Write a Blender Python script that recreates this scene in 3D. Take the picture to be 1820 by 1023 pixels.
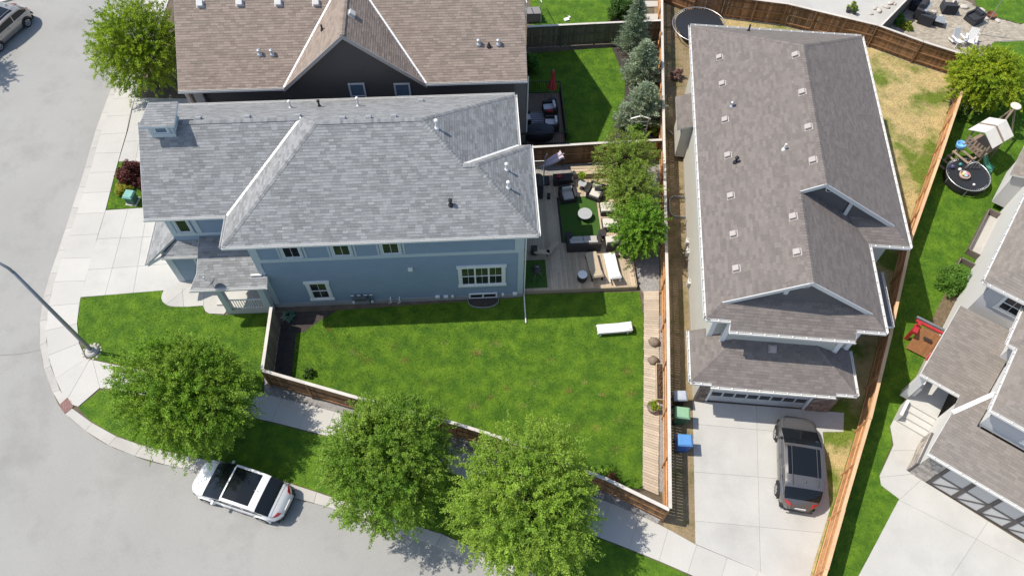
import bpy, math, random
import numpy as np
from mathutils import Vector, Matrix
for o in list(bpy.data.objects): bpy.data.objects.remove(o, do_unlink=True)
random.seed(7); rng = np.random.default_rng(7)
scn = bpy.context.scene
COL = scn.collection
R = math.radians
# ---------------------------------------------------------------- camera (found from the photograph's vanishing points)
F, PITCH, ROLL, HC = 1359.0, R(58.02), R(.758), 36.0
_f = np.array([0, math.cos(PITCH), -math.sin(PITCH)]); _u = np.array([0, math.sin(PITCH), math.cos(PITCH)]); _r = np.array([1., 0, 0])
rt = math.cos(ROLL)*_r + math.sin(ROLL)*_u
up = -math.sin(ROLL)*_r + math.cos(ROLL)*_u
fwd = _f
CAM = np.array([0, 0, HC])
cam = bpy.data.cameras.new('camera'); cam_o = bpy.data.objects.new('camera', cam); COL.objects.link(cam_o)
cam.sensor_fit = 'HORIZONTAL'; cam.sensor_width = 36; cam.lens = F/1820*36; cam.clip_end = 3000; cam.clip_start = .5
cam_o.matrix_world = Matrix(((rt[0], up[0], -fwd[0], 0), (rt[1], up[1], -fwd[1], 0), (rt[2], up[2], -fwd[2], HC), (0, 0, 0, 1)))
scn.camera = cam_o
# ---------------------------------------------------------------- daylight
SUN_AZ, SUN_EL = -11.0, 58.0          # heading of the shadows, height of the sun
w = bpy.data.worlds.new('World'); scn.world = w; w.use_nodes = True
wn = w.node_tree; bg = wn.nodes['Background']
sky = wn.nodes.new('ShaderNodeTexSky'); sky.sky_type = 'NISHITA'; sky.sun_disc = False
sky.sun_elevation = R(SUN_EL); sky.sun_rotation = R(SUN_AZ - 90); sky.air_density = 1.0; sky.dust_density = 1.0
wn.links.new(sky.outputs[0], bg.inputs[0]); bg.inputs[1].default_value = .135
sl = bpy.data.lights.new('sun', 'SUN'); sl.energy = 3.8; sl.angle = R(.5); sl.color = (1, .935, .83)
so = bpy.data.objects.new('sun', sl); COL.objects.link(so)
so.location = (-40, 0, 60)
so.rotation_euler = Vector((math.cos(R(SUN_AZ))*math.cos(R(SUN_EL)), math.sin(R(SUN_AZ))*math.cos(R(SUN_EL)), -math.sin(R(SUN_EL)))).to_track_quat('-Z', 'Y').to_euler()
scn.view_settings.view_transform = 'Standard'; scn.view_settings.look = 'None'; scn.view_settings.gamma = 1
scn.view_settings.exposure = .42
scn.view_settings.use_curve_mapping = False
scn.render.engine = 'CYCLES'

# ---------------------------------------------------------------- pixel -> place helpers
def ray(x, y): return rt*(x-910) + up*(511.5-y) + fwd*F
def G(x, y, z=0.):
    d = ray(x, y); return CAM + d*((z-HC)/d[2])
def GL(pts, z=0.): return [tuple(G(x, y, z)[:2]) for x, y in pts]
class Frame:
    def __init__(s, o, yaw):
        s.o = np.array([o[0], o[1], 0.]); s.yaw = R(yaw)
        s.u = np.array([math.cos(s.yaw), math.sin(s.yaw), 0]); s.v = np.array([-math.sin(s.yaw), math.cos(s.yaw), 0])
    def loc(s, q): d = q - s.o; return np.array([d@s.u, d@s.v, d[2]])
    def L(s, x, y, z=0): return s.loc(G(x, y, z))
    def Lv(s, x, y, v):
        d = ray(x, y); t = (v - (CAM-s.o)@s.v)/(d@s.v); return s.loc(CAM + d*t)
    def Lu(s, x, y, u):
        d = ray(x, y); t = (u - (CAM-s.o)@s.u)/(d@s.u); return s.loc(CAM + d*t)
    def Lp(s, x, y, poly):
        a, b, c = [np.array(p, float) for p in poly[:3]]
        n = np.cross(b-a, c-a); d = ray(x, y); dl = np.array([d@s.u, d@s.v, d[2]]); cl = s.loc(CAM)
        return cl + dl*(((a-cl)@n)/(dl@n))
    def W(s, u, v, z=0): return s.o + s.u*u + s.v*v + np.array([0, 0, z])

# ---------------------------------------------------------------- materials
MATS = {}
def mat(name, col, rough=.8, var=.12, scale=3., fine=0., fscale=60., bump=0., bscale=80., attr=0., objvar=0., metal=0., spec=.5, trans=0., col2=None, c2scale=.6, c2lo=.45, c2hi=.62, ior=None, coat=0., stain=0.):
    if name in MATS: return MATS[name]
    m = bpy.data.materials.new(name); m.use_nodes = True; nt = m.node_tree; N = nt.nodes; Lk = nt.links
    b = N['Principled BSDF']; b.inputs['Roughness'].default_value = rough; b.inputs['Metallic'].default_value = metal
    b.inputs['Specular IOR Level'].default_value = spec
    if ior: b.inputs['IOR'].default_value = ior
    if coat: b.inputs['Coat Weight'].default_value = coat; b.inputs['Coat Roughness'].default_value = .03
    geo = N.new('ShaderNodeNewGeometry')
    def noise(sc, det=4, ro=.6):
        n = N.new('ShaderNodeTexNoise'); n.inputs['Scale'].default_value = sc; n.inputs['Detail'].default_value = det; n.inputs['Roughness'].default_value = ro
        Lk.new(geo.outputs['Position'], n.inputs['Vector']); return n.outputs['Fac']
    def rng_(src, lo, hi, a, bb):
        r = N.new('ShaderNodeMapRange'); r.inputs[1].default_value = lo; r.inputs[2].default_value = hi; r.inputs[3].default_value = a; r.inputs[4].default_value = bb
        Lk.new(src, r.inputs[0]); return r.outputs[0]
    def mul(a, bb):
        x = N.new('ShaderNodeMath'); x.operation = 'MULTIPLY'
        Lk.new(a, x.inputs[0])
        if isinstance(bb, float): x.inputs[1].default_value = bb
        else: Lk.new(bb, x.inputs[1])
        return x.outputs[0]
    f = rng_(noise(scale), .3, .7, 1-var, 1+var)
    if fine: f = mul(f, rng_(noise(fscale, 3), .3, .7, 1-fine, 1+fine))
    if attr:
        a = N.new('ShaderNodeAttribute'); a.attribute_name = 'rnd'
        f = mul(f, rng_(a.outputs['Fac'], 0, 1, 1-attr, 1+attr))
    if objvar:
        oi = N.new('ShaderNodeObjectInfo'); f = mul(f, rng_(oi.outputs['Random'], 0, 1, 1-objvar, 1+objvar))
    if stain: f = mul(f, rng_(noise(.35, 6, .7), .5, .68, 1., 1-stain))
    base = N.new('ShaderNodeRGB'); base.outputs[0].default_value = (*col, 1); src = base.outputs[0]
    if col2:
        mx = N.new('ShaderNodeMix'); mx.data_type = 'RGBA'; mx.inputs[6].default_value = (*col, 1); mx.inputs[7].default_value = (*col2, 1)
        Lk.new(rng_(noise(c2scale, 5, .62), c2lo, c2hi, 0, 1), mx.inputs[0]); src = mx.outputs[2]
    vm = N.new('ShaderNodeVectorMath'); vm.operation = 'SCALE'; Lk.new(src, vm.inputs[0]); Lk.new(f, vm.inputs['Scale'])
    Lk.new(vm.outputs[0], b.inputs['Base Color'])
    if bump:
        bp = N.new('ShaderNodeBump'); bp.inputs['Strength'].default_value = bump; bp.inputs['Distance'].default_value = .02
        Lk.new(noise(bscale, 3), bp.inputs['Height']); Lk.new(bp.outputs[0], b.inputs['Normal'])
    if trans:
        tr = N.new('ShaderNodeBsdfTranslucent'); ms = N.new('ShaderNodeMixShader'); ms.inputs[0].default_value = trans
        sc = N.new('ShaderNodeVectorMath'); sc.operation = 'MULTIPLY'; Lk.new(vm.outputs[0], sc.inputs[0]); sc.inputs[1].default_value = (1.5, 1.5, .55)
        Lk.new(sc.outputs[0], tr.inputs[0]); Lk.new(b.outputs[0], ms.inputs[1]); Lk.new(tr.outputs[0], ms.inputs[2])
        Lk.new(ms.outputs[0], N['Material Output'].inputs[0])
    MATS[name] = m; return m

# ---------------------------------------------------------------- mesh helpers
class MB:
    def __init__(s): s.v = []; s.f = []; s.r = []
    def add(s, vs, fs, r=None):
        k = len(s.v); s.v += [tuple(map(float, p)) for p in vs]; r = random.random() if r is None else r
        for f in fs: s.f.append([i+k for i in f]); s.r.append(r)
        return s
    def box(s, c, d, rz=0., tilt=None, r=None):
        x, y, z = d[0]/2, d[1]/2, d[2]/2
        vs = np.array([(a, b, e) for e in (-z, z) for a, b in ((-x, -y), (x, -y), (x, y), (-x, y))])
        if tilt is not None: vs = vs@np.array(tilt).T
        if rz:
            ca, sa = math.cos(rz), math.sin(rz); vs = vs@np.array([[ca, sa, 0], [-sa, ca, 0], [0, 0, 1]])
        vs = vs + np.array(c)
        return s.add(vs, [(3, 2, 1, 0), (4, 5, 6, 7), (0, 1, 5, 4), (1, 2, 6, 5), (2, 3, 7, 6), (3, 0, 4, 7)], r)
    def box2(s, a, b, r=None):
        return s.box([(p+q)/2 for p, q in zip(a, b)], [abs(q-p) for p, q in zip(a, b)], r=r)
    def prism(s, poly, z0, z1, bev=0., r=None):
        n = len(poly); A = area(poly)
        if A < 0: poly = poly[::-1]
        z0 = [z0]*n if np.isscalar(z0) else z0; z1 = [z1]*n if np.isscalar(z1) else z1
        vs = [(p[0], p[1], z) for p, z in zip(poly, z0)] + [(p[0], p[1], z) for p, z in zip(poly, z1)]
        return s.add(vs, [tuple(range(n))[::-1], tuple(range(n, 2*n))] + [(i, (i+1) % n, n+(i+1) % n, n+i) for i in range(n)], r)
    def slab3(s, poly3, t, r=None):
        """polygon in space, thickened straight down by t"""
        n = len(poly3); 
        if area([p[:2] for p in poly3]) < 0: poly3 = poly3[::-1]
        vs = [tuple(p) for p in poly3] + [(p[0], p[1], p[2]-t) for p in poly3]
        return s.add(vs, [tuple(range(n)), tuple(range(n, 2*n))[::-1]] + [(i, n+i, n+(i+1) % n, (i+1) % n) for i in range(n)], r)
    def tube(s, pts, rad, n=8, cap=True, r=None):
        pts = [np.array(p, float) for p in pts]; rad = [rad]*len(pts) if np.isscalar(rad) else rad
        vs = []; m = len(pts)
        for i, p in enumerate(pts):
            t = pts[min(i+1, m-1)] - pts[max(i-1, 0)]; t = t/(np.linalg.norm(t)+1e-9)
            a = np.array([0, 0, 1.]) if abs(t[2]) < .9 else np.array([1., 0, 0])
            e = np.cross(t, a); e /= np.linalg.norm(e); g = np.cross(t, e)
            for k in range(n):
                q = 2*math.pi*k/n; vs.append(p + rad[i]*(math.cos(q)*e + math.sin(q)*g))
        fs = [(i*n+k, i*n+(k+1) % n, (i+1)*n+(k+1) % n, (i+1)*n+k) for i in range(m-1) for k in range(n)]
        if cap: fs += [tuple(range(n))[::-1], tuple(range((m-1)*n, m*n))]
        return s.add(vs, fs, r)
    def lathe(s, c, prof, n=20, ax=1., ay=1., rz=0., r=None, cap=True):
        vs = []
        for rr, z in prof:
            for k in range(n):
                q = 2*math.pi*k/n; x, y = rr*ax*math.cos(q), rr*ay*math.sin(q)
                vs.append((c[0]+x*math.cos(rz)-y*math.sin(rz), c[1]+x*math.sin(rz)+y*math.cos(rz), c[2]+z))
        m = len(prof)
        fs = [(i*n+k, i*n+(k+1) % n, (i+1)*n+(k+1) % n, (i+1)*n+k) for i in range(m-1) for k in range(n)]
        if cap: fs += [tuple(range(n))[::-1], tuple(range((m-1)*n, m*n))]
        return s.add(vs, fs, r)
    def build(s, name, m, parent=None, kind=None, smooth=False, bevel=0., loc=None):
        me = bpy.data.meshes.new(name); me.from_pydata(s.v, [], s.f)
        a = me.attributes.new('rnd', 'FLOAT', 'FACE'); a.data.foreach_set('value', s.r)
        me.materials.append(m); me.update()
        if smooth: me.polygons.foreach_set('use_smooth', [True]*len(me.polygons))
        o = bpy.data.objects.new(name, me); COL.objects.link(o)
        if parent is not None: o.parent = parent
        if loc is not None: o.location = loc
        if kind: o['kind'] = kind
        if bevel:
            bv = o.modifiers.new('bevel', 'BEVEL'); bv.width = bevel; bv.segments = 2; bv.limit_method = 'ANGLE'
        return o
def area(p): return .5*sum(p[i][0]*p[(i+1) % len(p)][1] - p[(i+1) % len(p)][0]*p[i][1] for i in range(len(p)))
def npmesh(name, V, Fc, m, parent=None, kind=None, rnd=None, smooth=False):
    """big mesh from numpy: V (n,3), Fc (k,3|4)"""
    me = bpy.data.meshes.new(name); n, k = Fc.shape
    me.vertices.add(len(V)); me.vertices.foreach_set('co', np.ascontiguousarray(V, np.float32).ravel())
    me.loops.add(n*k); me.loops.foreach_set('vertex_index', np.ascontiguousarray(Fc, np.int32).ravel())
    me.polygons.add(n); me.polygons.foreach_set('loop_start', np.arange(0, n*k, k, dtype=np.int32))
    if rnd is not None:
        a = me.attributes.new('rnd', 'FLOAT', 'FACE'); a.data.foreach_set('value', np.ascontiguousarray(rnd, np.float32))
    me.materials.append(m); me.update(calc_edges=True)
    o = bpy.data.objects.new(name, me); COL.objects.link(o)
    if parent is not None: o.parent = parent
    if kind: o['kind'] = kind
    return o
def tag(o, label, cat, group=None):
    o['label'] = label; o['category'] = cat
    if group: o['group'] = group
    return o
def thing(name, label, cat, loc=(0, 0, 0), rz=0., group=None):
    o = bpy.data.objects.new(name, None); COL.objects.link(o); o.empty_display_size = .3
    o.location = tuple(float(a) for a in loc); o.rotation_euler = (0, 0, rz)
    return tag(o, label, cat, group)
def struct(o): o['kind'] = 'structure'; return o
def setting(name, loc=(0, 0, 0)):
    o = bpy.data.objects.new(name, None); COL.objects.link(o); o.location = loc; return struct(o)
def inst(name, me, parent, loc, rz=0., scale=None):
    o = bpy.data.objects.new(name, me); COL.objects.link(o); o.parent = parent; o.location = loc; o.rotation_euler = (0, 0, rz)
    if scale: o.scale = scale
    return o
def meshdata(mb, name, m):
    o = mb.build(name, m); me = o.data; bpy.data.objects.remove(o); return me
def clip(poly, nx, ny, c):
    """keep nx*x+ny*y>=c ; poly of tuples (any extra dims interpolated)"""
    out = []; n = len(poly)
    for i in range(n):
        a, b = poly[i], poly[(i+1) % n]; da = nx*a[0]+ny*a[1]-c; db = nx*b[0]+ny*b[1]-c
        if da >= 0: out.append(a)
        if (da >= 0) != (db >= 0):
            t = da/(da-db); out.append(tuple(p+(q-p)*t for p, q in zip(a, b)))
    return out
def courses(mb, poly3, exposure=.145, tabs=(.22, .42), lift=.013, base=.006, up_hint=None):
    """lay overlapping tabs (shingles) or boards (tabs=None) on a planar polygon: every tab has its own butt edge"""
    P = [np.array(p, float) for p in poly3]
    n = np.zeros(3)
    for i in range(len(P)): n += np.cross(P[i], P[(i+1) % len(P)])
    n /= np.linalg.norm(n)
    if up_hint is not None:
        if n@np.array(up_hint) < 0: n = -n
    elif n[2] < 0: n = -n
    t = np.array([0, 0, 1.]) - n*n[2]; t /= np.linalg.norm(t); s = np.cross(t, n); o = P[0]
    q = [((p-o)@s, (p-o)@t) for p in P]
    t0 = min(a[1] for a in q); t1 = max(a[1] for a in q); k = 0; tt = t0
    while tt < t1-1e-4:
        strip = clip(clip(q, 0, 1, tt), 0, -1, -(tt+exposure))
        if len(strip) >= 3:
            a = min(p[0] for p in strip); b = max(p[0] for p in strip); x = a - (random.random()*.3 if tabs else 0)
            while x < b:
                wd = random.uniform(*tabs) if tabs else b-a+.01
                pc = clip(clip(strip, 1, 0, x), -1, 0, -(x+wd-.003)) if tabs else strip
                if len(pc) >= 3 and abs(area(pc)) > 1e-5:
                    if area(pc) < 0: pc = pc[::-1]
                    lf = lift*(random.uniform(.7, 1.25) if tabs else 1)
                    top = [o + s*p[0] + t*p[1] + n*(base + lf*(1-(p[1]-tt)/exposure)) for p in pc]
                    m = len(pc); vs = list(top); fs = [tuple(range(m))]
                    for i in range(m):
                        j = (i+1) % m
                        if abs(pc[i][1]-tt) < 1e-6 and abs(pc[j][1]-tt) < 1e-6:
                            vs += [o + s*pc[i][0] + t*pc[i][1], o + s*pc[j][0] + t*pc[j][1]]
                            fs.append((i, len(vs)-2, len(vs)-1, j))
                    mb.add(vs, fs)
                x += wd
        tt += exposure; k += 1
    return mb
def ridge_caps(mb, a, b, width=.26, step=.16):
    a, b = np.array(a, float), np.array(b, float); L = np.linalg.norm(b-a); d = (b-a)/L
    h = np.cross(d, [0, 0, 1]); h /= np.linalg.norm(h)
    k = int(L/step)
    for i in range(k):
        p = a + d*(L*i/k); q = a + d*(L*(i+1)/k)
        z0, z1 = .034, .02; dr = .06
        vs = [p-h*width/2+[0, 0, z0-dr], p+[0, 0, z0], p+h*width/2+[0, 0, z0-dr], q-h*width/2+[0, 0, z1-dr], q+[0, 0, z1], q+h*width/2+[0, 0, z1-dr]]
        mb.add(vs, [(0, 1, 4, 3), (1, 2, 5, 4), (0, 3, 5, 2), (0, 2, 1)])
    return mb
def in_poly(x, y, poly):
    c = np.zeros(len(x), bool); n = len(poly)
    for i in range(n):
        x0, y0 = poly[i]; x1, y1 = poly[(i+1) % n]
        k = ((y0 > y) != (y1 > y)) & (x < (x1-x0)*(y-y0)/((y1-y0) if y1 != y0 else 1e-9)+x0); c ^= k
    return c
def scatter(poly, dens):
    xs = [p[0] for p in poly]; ys = [p[1] for p in poly]
    n = int((max(xs)-min(xs))*(max(ys)-min(ys))*dens)
    x = rng.uniform(min(xs), max(xs), n); y = rng.uniform(min(ys), max(ys), n); k = in_poly(x, y, poly)
    return x[k], y[k]
# ---------------------------------------------------------------- materials in use
m_asph = mat('asphalt_aged', (.315, .31, .292), .92, .05, .22, fine=.12, fscale=45, bump=.3, bscale=120, stain=.14)
m_conc = mat('concrete', (.475, .46, .425), .88, .05, .7, fine=.05, fscale=30, bump=.12, bscale=150, objvar=.05, stain=.07)
m_conc2 = mat('concrete_drive', (.455, .445, .415), .88, .06, .6, fine=.05, fscale=30, bump=.12, bscale=150, objvar=.04, stain=.10)
m_joint = mat('concrete_joint', (.30, .285, .26), .95, .1)
m_kerb = mat('kerb_concrete', (.44, .42, .385), .9, .06, .9, fine=.08, fscale=25, objvar=.06, stain=.12)
m_soil = mat('soil', (.12, .095, .065), .95, .25, 2., fine=.3, fscale=40, bump=.5, bscale=50)
m_lawn = mat('lawn_turf', (.055, .135, .005), .95, .16, 1.3, fine=.22, fscale=28, col2=(.10, .185, .008), c2scale=1.3, c2lo=.38, c2hi=.64, bump=.6, bscale=60)
m_blade = mat('grass_blade', (.10, .20, .008), .9, .2, .8, fine=.16, fscale=7, attr=.35, col2=(.195, .265, .016), c2scale=1.3, c2lo=.38, c2hi=.64, trans=.25, spec=.05)
m_blade2 = mat('grass_blade_deep', (.06, .185, .005), .9, .16, 1.6, attr=.3, col2=(.12, .225, .008), trans=.22, spec=.05)
m_dry = mat('dry_turf', (.44, .345, .165), .95, .16, 1.6, fine=.3, fscale=18, col2=(.13, .18, .02), c2scale=.22, c2lo=.47, c2hi=.58, bump=.6, bscale=50)
m_straw = mat('straw_blade', (.54, .43, .21), .8, .15, 1.6, attr=.4, col2=(.17, .225, .025), c2scale=.22, c2lo=.47, c2hi=.58, trans=.2, spec=.2)
m_gravel = mat('gravel', (.27, .26, .25), .95, .2, 5., fine=.35, fscale=55, bump=.9, bscale=70)
m_stone = mat('gravel_stone', (.33, .315, .30), .9, .1, 8., attr=.5)
m_mulch = mat('mulch', (.055, .045, .04), .95, .3, 4., fine=.4, fscale=45, bump=.9, bscale=60)
m_dirt = mat('bare_dirt', (.26, .195, .115), .95, .2, 1.2, fine=.2, fscale=25, col2=(.12, .115, .035), c2scale=.8, c2lo=.5, c2hi=.7, bump=.5, bscale=50)

# ---------------------------------------------------------------- kerb lines read off the photograph
CO = [(300, -110), (255, 0), (196.5, 160), (168.6, 236), (147, 312), (126.7, 373), (112.7, 419), (105.5, 440), (79, 519), (70, 588), (75, 640), (87, 677), (107, 724), (148, 762), (186, 787), (224, 803), (265, 818), (338, 834), (420, 853), (520, 883), (600, 905), (740, 955), (830, 990), (900, 1018), (1000, 1060), (1180, 1140)]
KI = [(307, -110), (264, 0), (206, 162), (179, 238), (158, 313), (138, 375), (124, 420), (117, 442), (91, 520), (82, 588), (87, 638), (99, 673), (118, 715), (158, 747), (192, 768), (230, 784), (272, 796), (345, 812), (425, 831), (510, 857), (596, 885), (700, 922), (790, 950), (860, 982), (960, 1024), (1180, 1112)]
SI = [(340, -110), (300, 0), (239.7, 173), (226, 231), (210.5, 284.5), (199, 328), (187.7, 373), (175, 414), (166, 448), (144, 524), (137, 572), (140, 609), (153, 637)]
def resample(pts, n):
    P = np.array(pts, float); d = np.r_[0, np.cumsum(np.hypot(*np.diff(P, axis=0).T))]; t = np.linspace(0, d[-1], n)
    return [(float(np.interp(k, d, P[:, 0])), float(np.interp(k, d, P[:, 1]))) for k in t]
def smooth(pts, n):
    """Catmull-Rom through the points, resampled evenly"""
    P = [np.array(p, float) for p in pts]; P = [2*P[0]-P[1]] + P + [2*P[-1]-P[-2]]; out = []
    for i in range(1, len(P)-2):
        for k in range(8):
            t = k/8; a, b, c, d = P[i-1:i+3]
            out.append(.5*(2*b + (c-a)*t + (2*a-5*b+4*c-d)*t*t + (3*b-a-3*c+d)*t**3))
    out.append(P[-2]); return resample(out, n)
co = GL(CO); ki = GL(KI)

# ground reaching far beyond everything, the road, the block of lots
o = MB().prism([(-500, -300), (500, -300), (500, 600), (-500, 600)], -.6, -.2).build('ground', m_soil); struct(o)
o = MB().prism([(-200, -150), (60, -150), (60, 90), (-200, 90)], -.55, -.12).build('road', m_asph); struct(o)
tar = MB(); q = [np.array(p) for p in smooth(GL([(-60, 634), (0, 631), (40, 628), (74, 621)], -.12), 14)]
for a_, b_ in zip(q, q[1:]): d_ = b_-a_; tar.box(((a_[0]+b_[0])/2, (a_[1]+b_[1])/2, -.119), (np.hypot(*d_)+.01, .05, .004), math.atan2(d_[1], d_[0]))
tar.build('tar_seam', mat('tar_seam', (.23, .225, .215), .9, .2, 3.), bpy.data.objects['road'], 'stuff')
fw = setting('far_sidewalk'); strip_px = [(-120, 40), (-60, 18), (0, 4), (42, -8), (70, -60), (-120, -60)]
MB().prism(GL(strip_px), -.2, .0).build('slab', m_conc, fw)
blk = smooth(co, 120)
blk = blk + [(60, -6), (140, 0), (140, 150), (-22, 150)]
o = MB().prism(blk, -.5, -.03).build('terrain', m_soil); struct(o)
def strip(parent, A, B, n, z0, z1, m, name, gap=.007, bev=.006):
    A, B = smooth(A, n+1), smooth(B, 400)
    # joints run square across the strip: each point of A is paired with the nearest point of B, never backwards
    Bn = np.array(B); out = []; k0 = 0
    for i, a in enumerate(A):
        k = k0 + int(np.argmin(np.hypot(Bn[k0:, 0]-a[0], Bn[k0:, 1]-a[1]))) if i else 0
        if i == n: k = len(B)-1
        k0 = min(max(k, k0+1), len(B)-1 - (n-i)) if 0 < i < n else k; out.append(B[k0])
    B = out
    for i in range(n):
        a0, a1, b0, b1 = [np.array(p) for p in (A[i], A[i+1], B[i], B[i+1])]
        d = (a1-a0)/np.linalg.norm(a1-a0)*gap; e = (b1-b0)/np.linalg.norm(b1-b0)*gap
        MB().prism([tuple(a0+d), tuple(a1-d), tuple(b1-e), tuple(b0+e)], z0, z1).build(name, m, parent)
def slabs(parent, poly, lines, z0, z1, m, name='slab', gap=.007):
    """cut a polygon along lines ((x0,y0),(x1,y1)) into slabs with open joints"""
    pieces = [poly]
    for (a, b) in lines:
        d = np.array(b)-np.array(a); n = np.array([-d[1], d[0]])/np.linalg.norm(d); c = float(n@np.array(a)); new = []
        for p in pieces:
            for s in (1, -1):
                q = clip(p, s*n[0], s*n[1], s*c + gap)
                if len(q) >= 3 and abs(area(q)) > .02: new.append(q)
        pieces = new
    for p in pieces: MB().prism(p, z0, z1).build(name, m, parent)
kerb = setting('kerb')
strip(kerb, co, ki, 46, -.4, .0, m_kerb, 'kerb_stone')
walk = setting('sidewalk')
jt = MB()
side_in = GL(SI); ki_w = ki[:12]
strip(walk, ki_w, side_in, 24, -.03, .012, m_conc, 'slab')
jp = ki_w + side_in[::-1]
jt.prism(jp, -.035, .0)
cor = GL([(153, 637), (222, 652), (216, 694), (177, 689), (139, 722), (118, 715), (99, 673)])
slabs(walk, cor, [GL([(160, 638), (118, 712)]), GL([(165, 640), (178, 690)])], -.03, .012, m_conc); jt.prism(cor, -.035, .0)
SU = [(222, 652), (330, 670), (470, 700), (600, 733), (801, 796), (850, 808), (1000, 862), (1094, 897), (1170, 930), (1232, 965), (1340, 1010), (1460, 1062)]
SD = [(216, 694), (330, 718), (471, 746), (566, 770), (700, 806), (808, 842), (960, 908), (1065, 954), (1120, 975), (1200, 1008), (1260, 1035), (1390, 1090)]
su, sd = GL(SU), GL(SD)
strip(walk, su, sd, 25, -.03, .012, m_conc, 'slab'); jt.prism(su + sd[::-1], -.035, .0)
jt.build('joint_bed', m_joint, walk)
# tactile plate in the corner ramp
tp = MB().prism(GL([(107, 718), (120, 706), (131, 722), (115, 735)]), .012, .02).build('ramp_plate', mat('ramp_plate_red', (.16, .06, .05), .6, .2, 6.), walk)
tp['label'] = 'dark red tactile plate at the corner ramp'
d = MB()
for i in range(5):
    for j in range(5):
        p = G(109+i*4.2, 720-i*2+j*2.4); d.box((p[0], p[1], .025), (.035, .035, .012))
d.build('tactile_dot', mat('plate_dot', (.3, .2, .18), .6), walk)

# lawns
BF = Frame(G(928, 526), 3.74); RF = Frame(G(1232, 712), -4.36); EF = Frame(G(1645, 855), -35.7)
def lawn(name, px, m, mb_, dens=650, hgt=.045, z=0., poly=None):
    poly = poly or GL(px)
    o = MB().prism(poly, -.03, z).build(name, m); struct(o)
    if dens:
        x, y = scatter(poly, dens); n = len(x); a = rng.uniform(0, 6.28, n); h = hgt*rng.uniform(.5, 1.35, n); wd = rng.uniform(.008, .016, n)
        lean = rng.uniform(.0, .75, n)*h; b = rng.uniform(0, 6.28, n)
        V = np.zeros((n, 3, 3)); ca, sa = np.cos(a)*wd, np.sin(a)*wd
        V[:, 0] = np.stack([x-ca, y-sa, np.full(n, z-.004)], 1); V[:, 1] = np.stack([x+ca, y+sa, np.full(n, z-.004)], 1)
        V[:, 2] = np.stack([x+np.cos(b)*lean, y+np.sin(b)*lean, z+h], 1)
        g = npmesh('grass', V.reshape(-1, 3), np.arange(3*n).reshape(-1, 3), mb_, kind='stuff', rnd=rng.uniform(0, 1, n))
        g['label'] = 'short grass blades of the ' + name.replace('_', ' '); g['category'] = 'grass'
    return poly
lawn('front_lawn', [(143, 529), (200, 523), (289, 516), (287, 532), (300, 545), (362, 544), (364, 556), (395, 560), (478, 555), (466, 700), (330, 667), (222, 650), (163, 637), (150, 625), (140, 600), (138, 570)], m_lawn, m_blade)
lawn('boulevard', [(139, 724), (178, 692), (216, 696), (330, 720), (471, 748), (566, 772), (700, 808), (808, 844), (960, 910), (1065, 956), (1120, 977), (1200, 1010), (1260, 1040), (1100, 1075), (960, 1022), (860, 980), (790, 948), (700, 920), (596, 883), (510, 855), (425, 829), (345, 810), (272, 794), (230, 782), (192, 766), (158, 745)], m_lawn, m_blade, 450)
lawn('side_lawn', [(189, 372), (207, 300), (212, 287), (262, 290), (262, 368)], m_lawn, m_blade)
YARD = [(520, 655), (526, 592), (540, 590), (560, 575), (600, 551), (920, 529), (938, 523), (1136, 518), (1143, 560), (1143, 868), (1085, 868), (895, 796), (808, 768), (622, 712), (500, 672)]
yard = lawn('back_lawn', YARD, m_lawn, m_blade, 900)
lawn('neighbour_lawn', [(942, 95), (1090, 84), (1098, 110), (1112, 140), (1108, 200), (1085, 240), (1070, 256), (945, 266), (940, 160)], m_lawn, m_blade2, 500)
lawn('far_lawn', [(940, -60), (1100, -60), (1110, 30), (1060, 42), (945, 52)], m_lawn, m_blade2, 400)
F6P = [tuple(G(x, y, 1.75)[:2]) for x, y in ((1708, 166), (1668, 285), (1620, 420), (1583, 590), (1545, 745), (1498, 905), (1468, 1012), (1450, 1075))]
F5P = [tuple(G(x, y, 1.75)[:2]) for x, y in ((1170, -38), (1240, -12), (1400, 8), (1560, 46), (1640, 75), (1722, 101))]
_w = lambda u, v: tuple(RF.W(u, v)[:2])
lawn('dry_yard', None, m_dry, m_straw, 420, .06, poly=F5P[1:] + F6P + GL([(1430, 1060), (1446, 1000), (1475, 905), (1468, 830), (1462, 767), (1499, 767), (1500, 733)]) + [_w(4, .5), _w(4, 22.5)])
lawn('side_strip', None, m_dirt, m_straw, 220, .06, poly=[F5P[0], F5P[1], _w(4, 22.5), _w(4, .5)] + GL([(1231, 712), (1236, 966), (1180, 935)]) + [tuple(G(1190, 903, 1.8)[:2]), tuple(G(1180, 250, 1.8)[:2])])
lawn('east_lawn', None, m_lawn, m_blade2, 650, poly=GL([(1850, 120), (1900, 200), (1830, 330), (1742, 448), (1694, 552), (1640, 690), (1610, 722), (1595, 738), (1582, 760), (1586, 790), (1576, 812), (1563, 845), (1566, 860), (1598, 886), (1547, 983), (1500, 1070)]) + F6P[::-1])
lawn('rear_lawn', [(1700, -60), (1900, -60), (1900, 35), (1812, 42), (1770, 30), (1740, 15)], m_lawn, m_blade2, 300)
lawn('corner_lawn', [(1760, 75), (1900, 70), (1900, 130), (1740, 160), (1738, 110)], m_lawn, m_blade2, 300)
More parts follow.
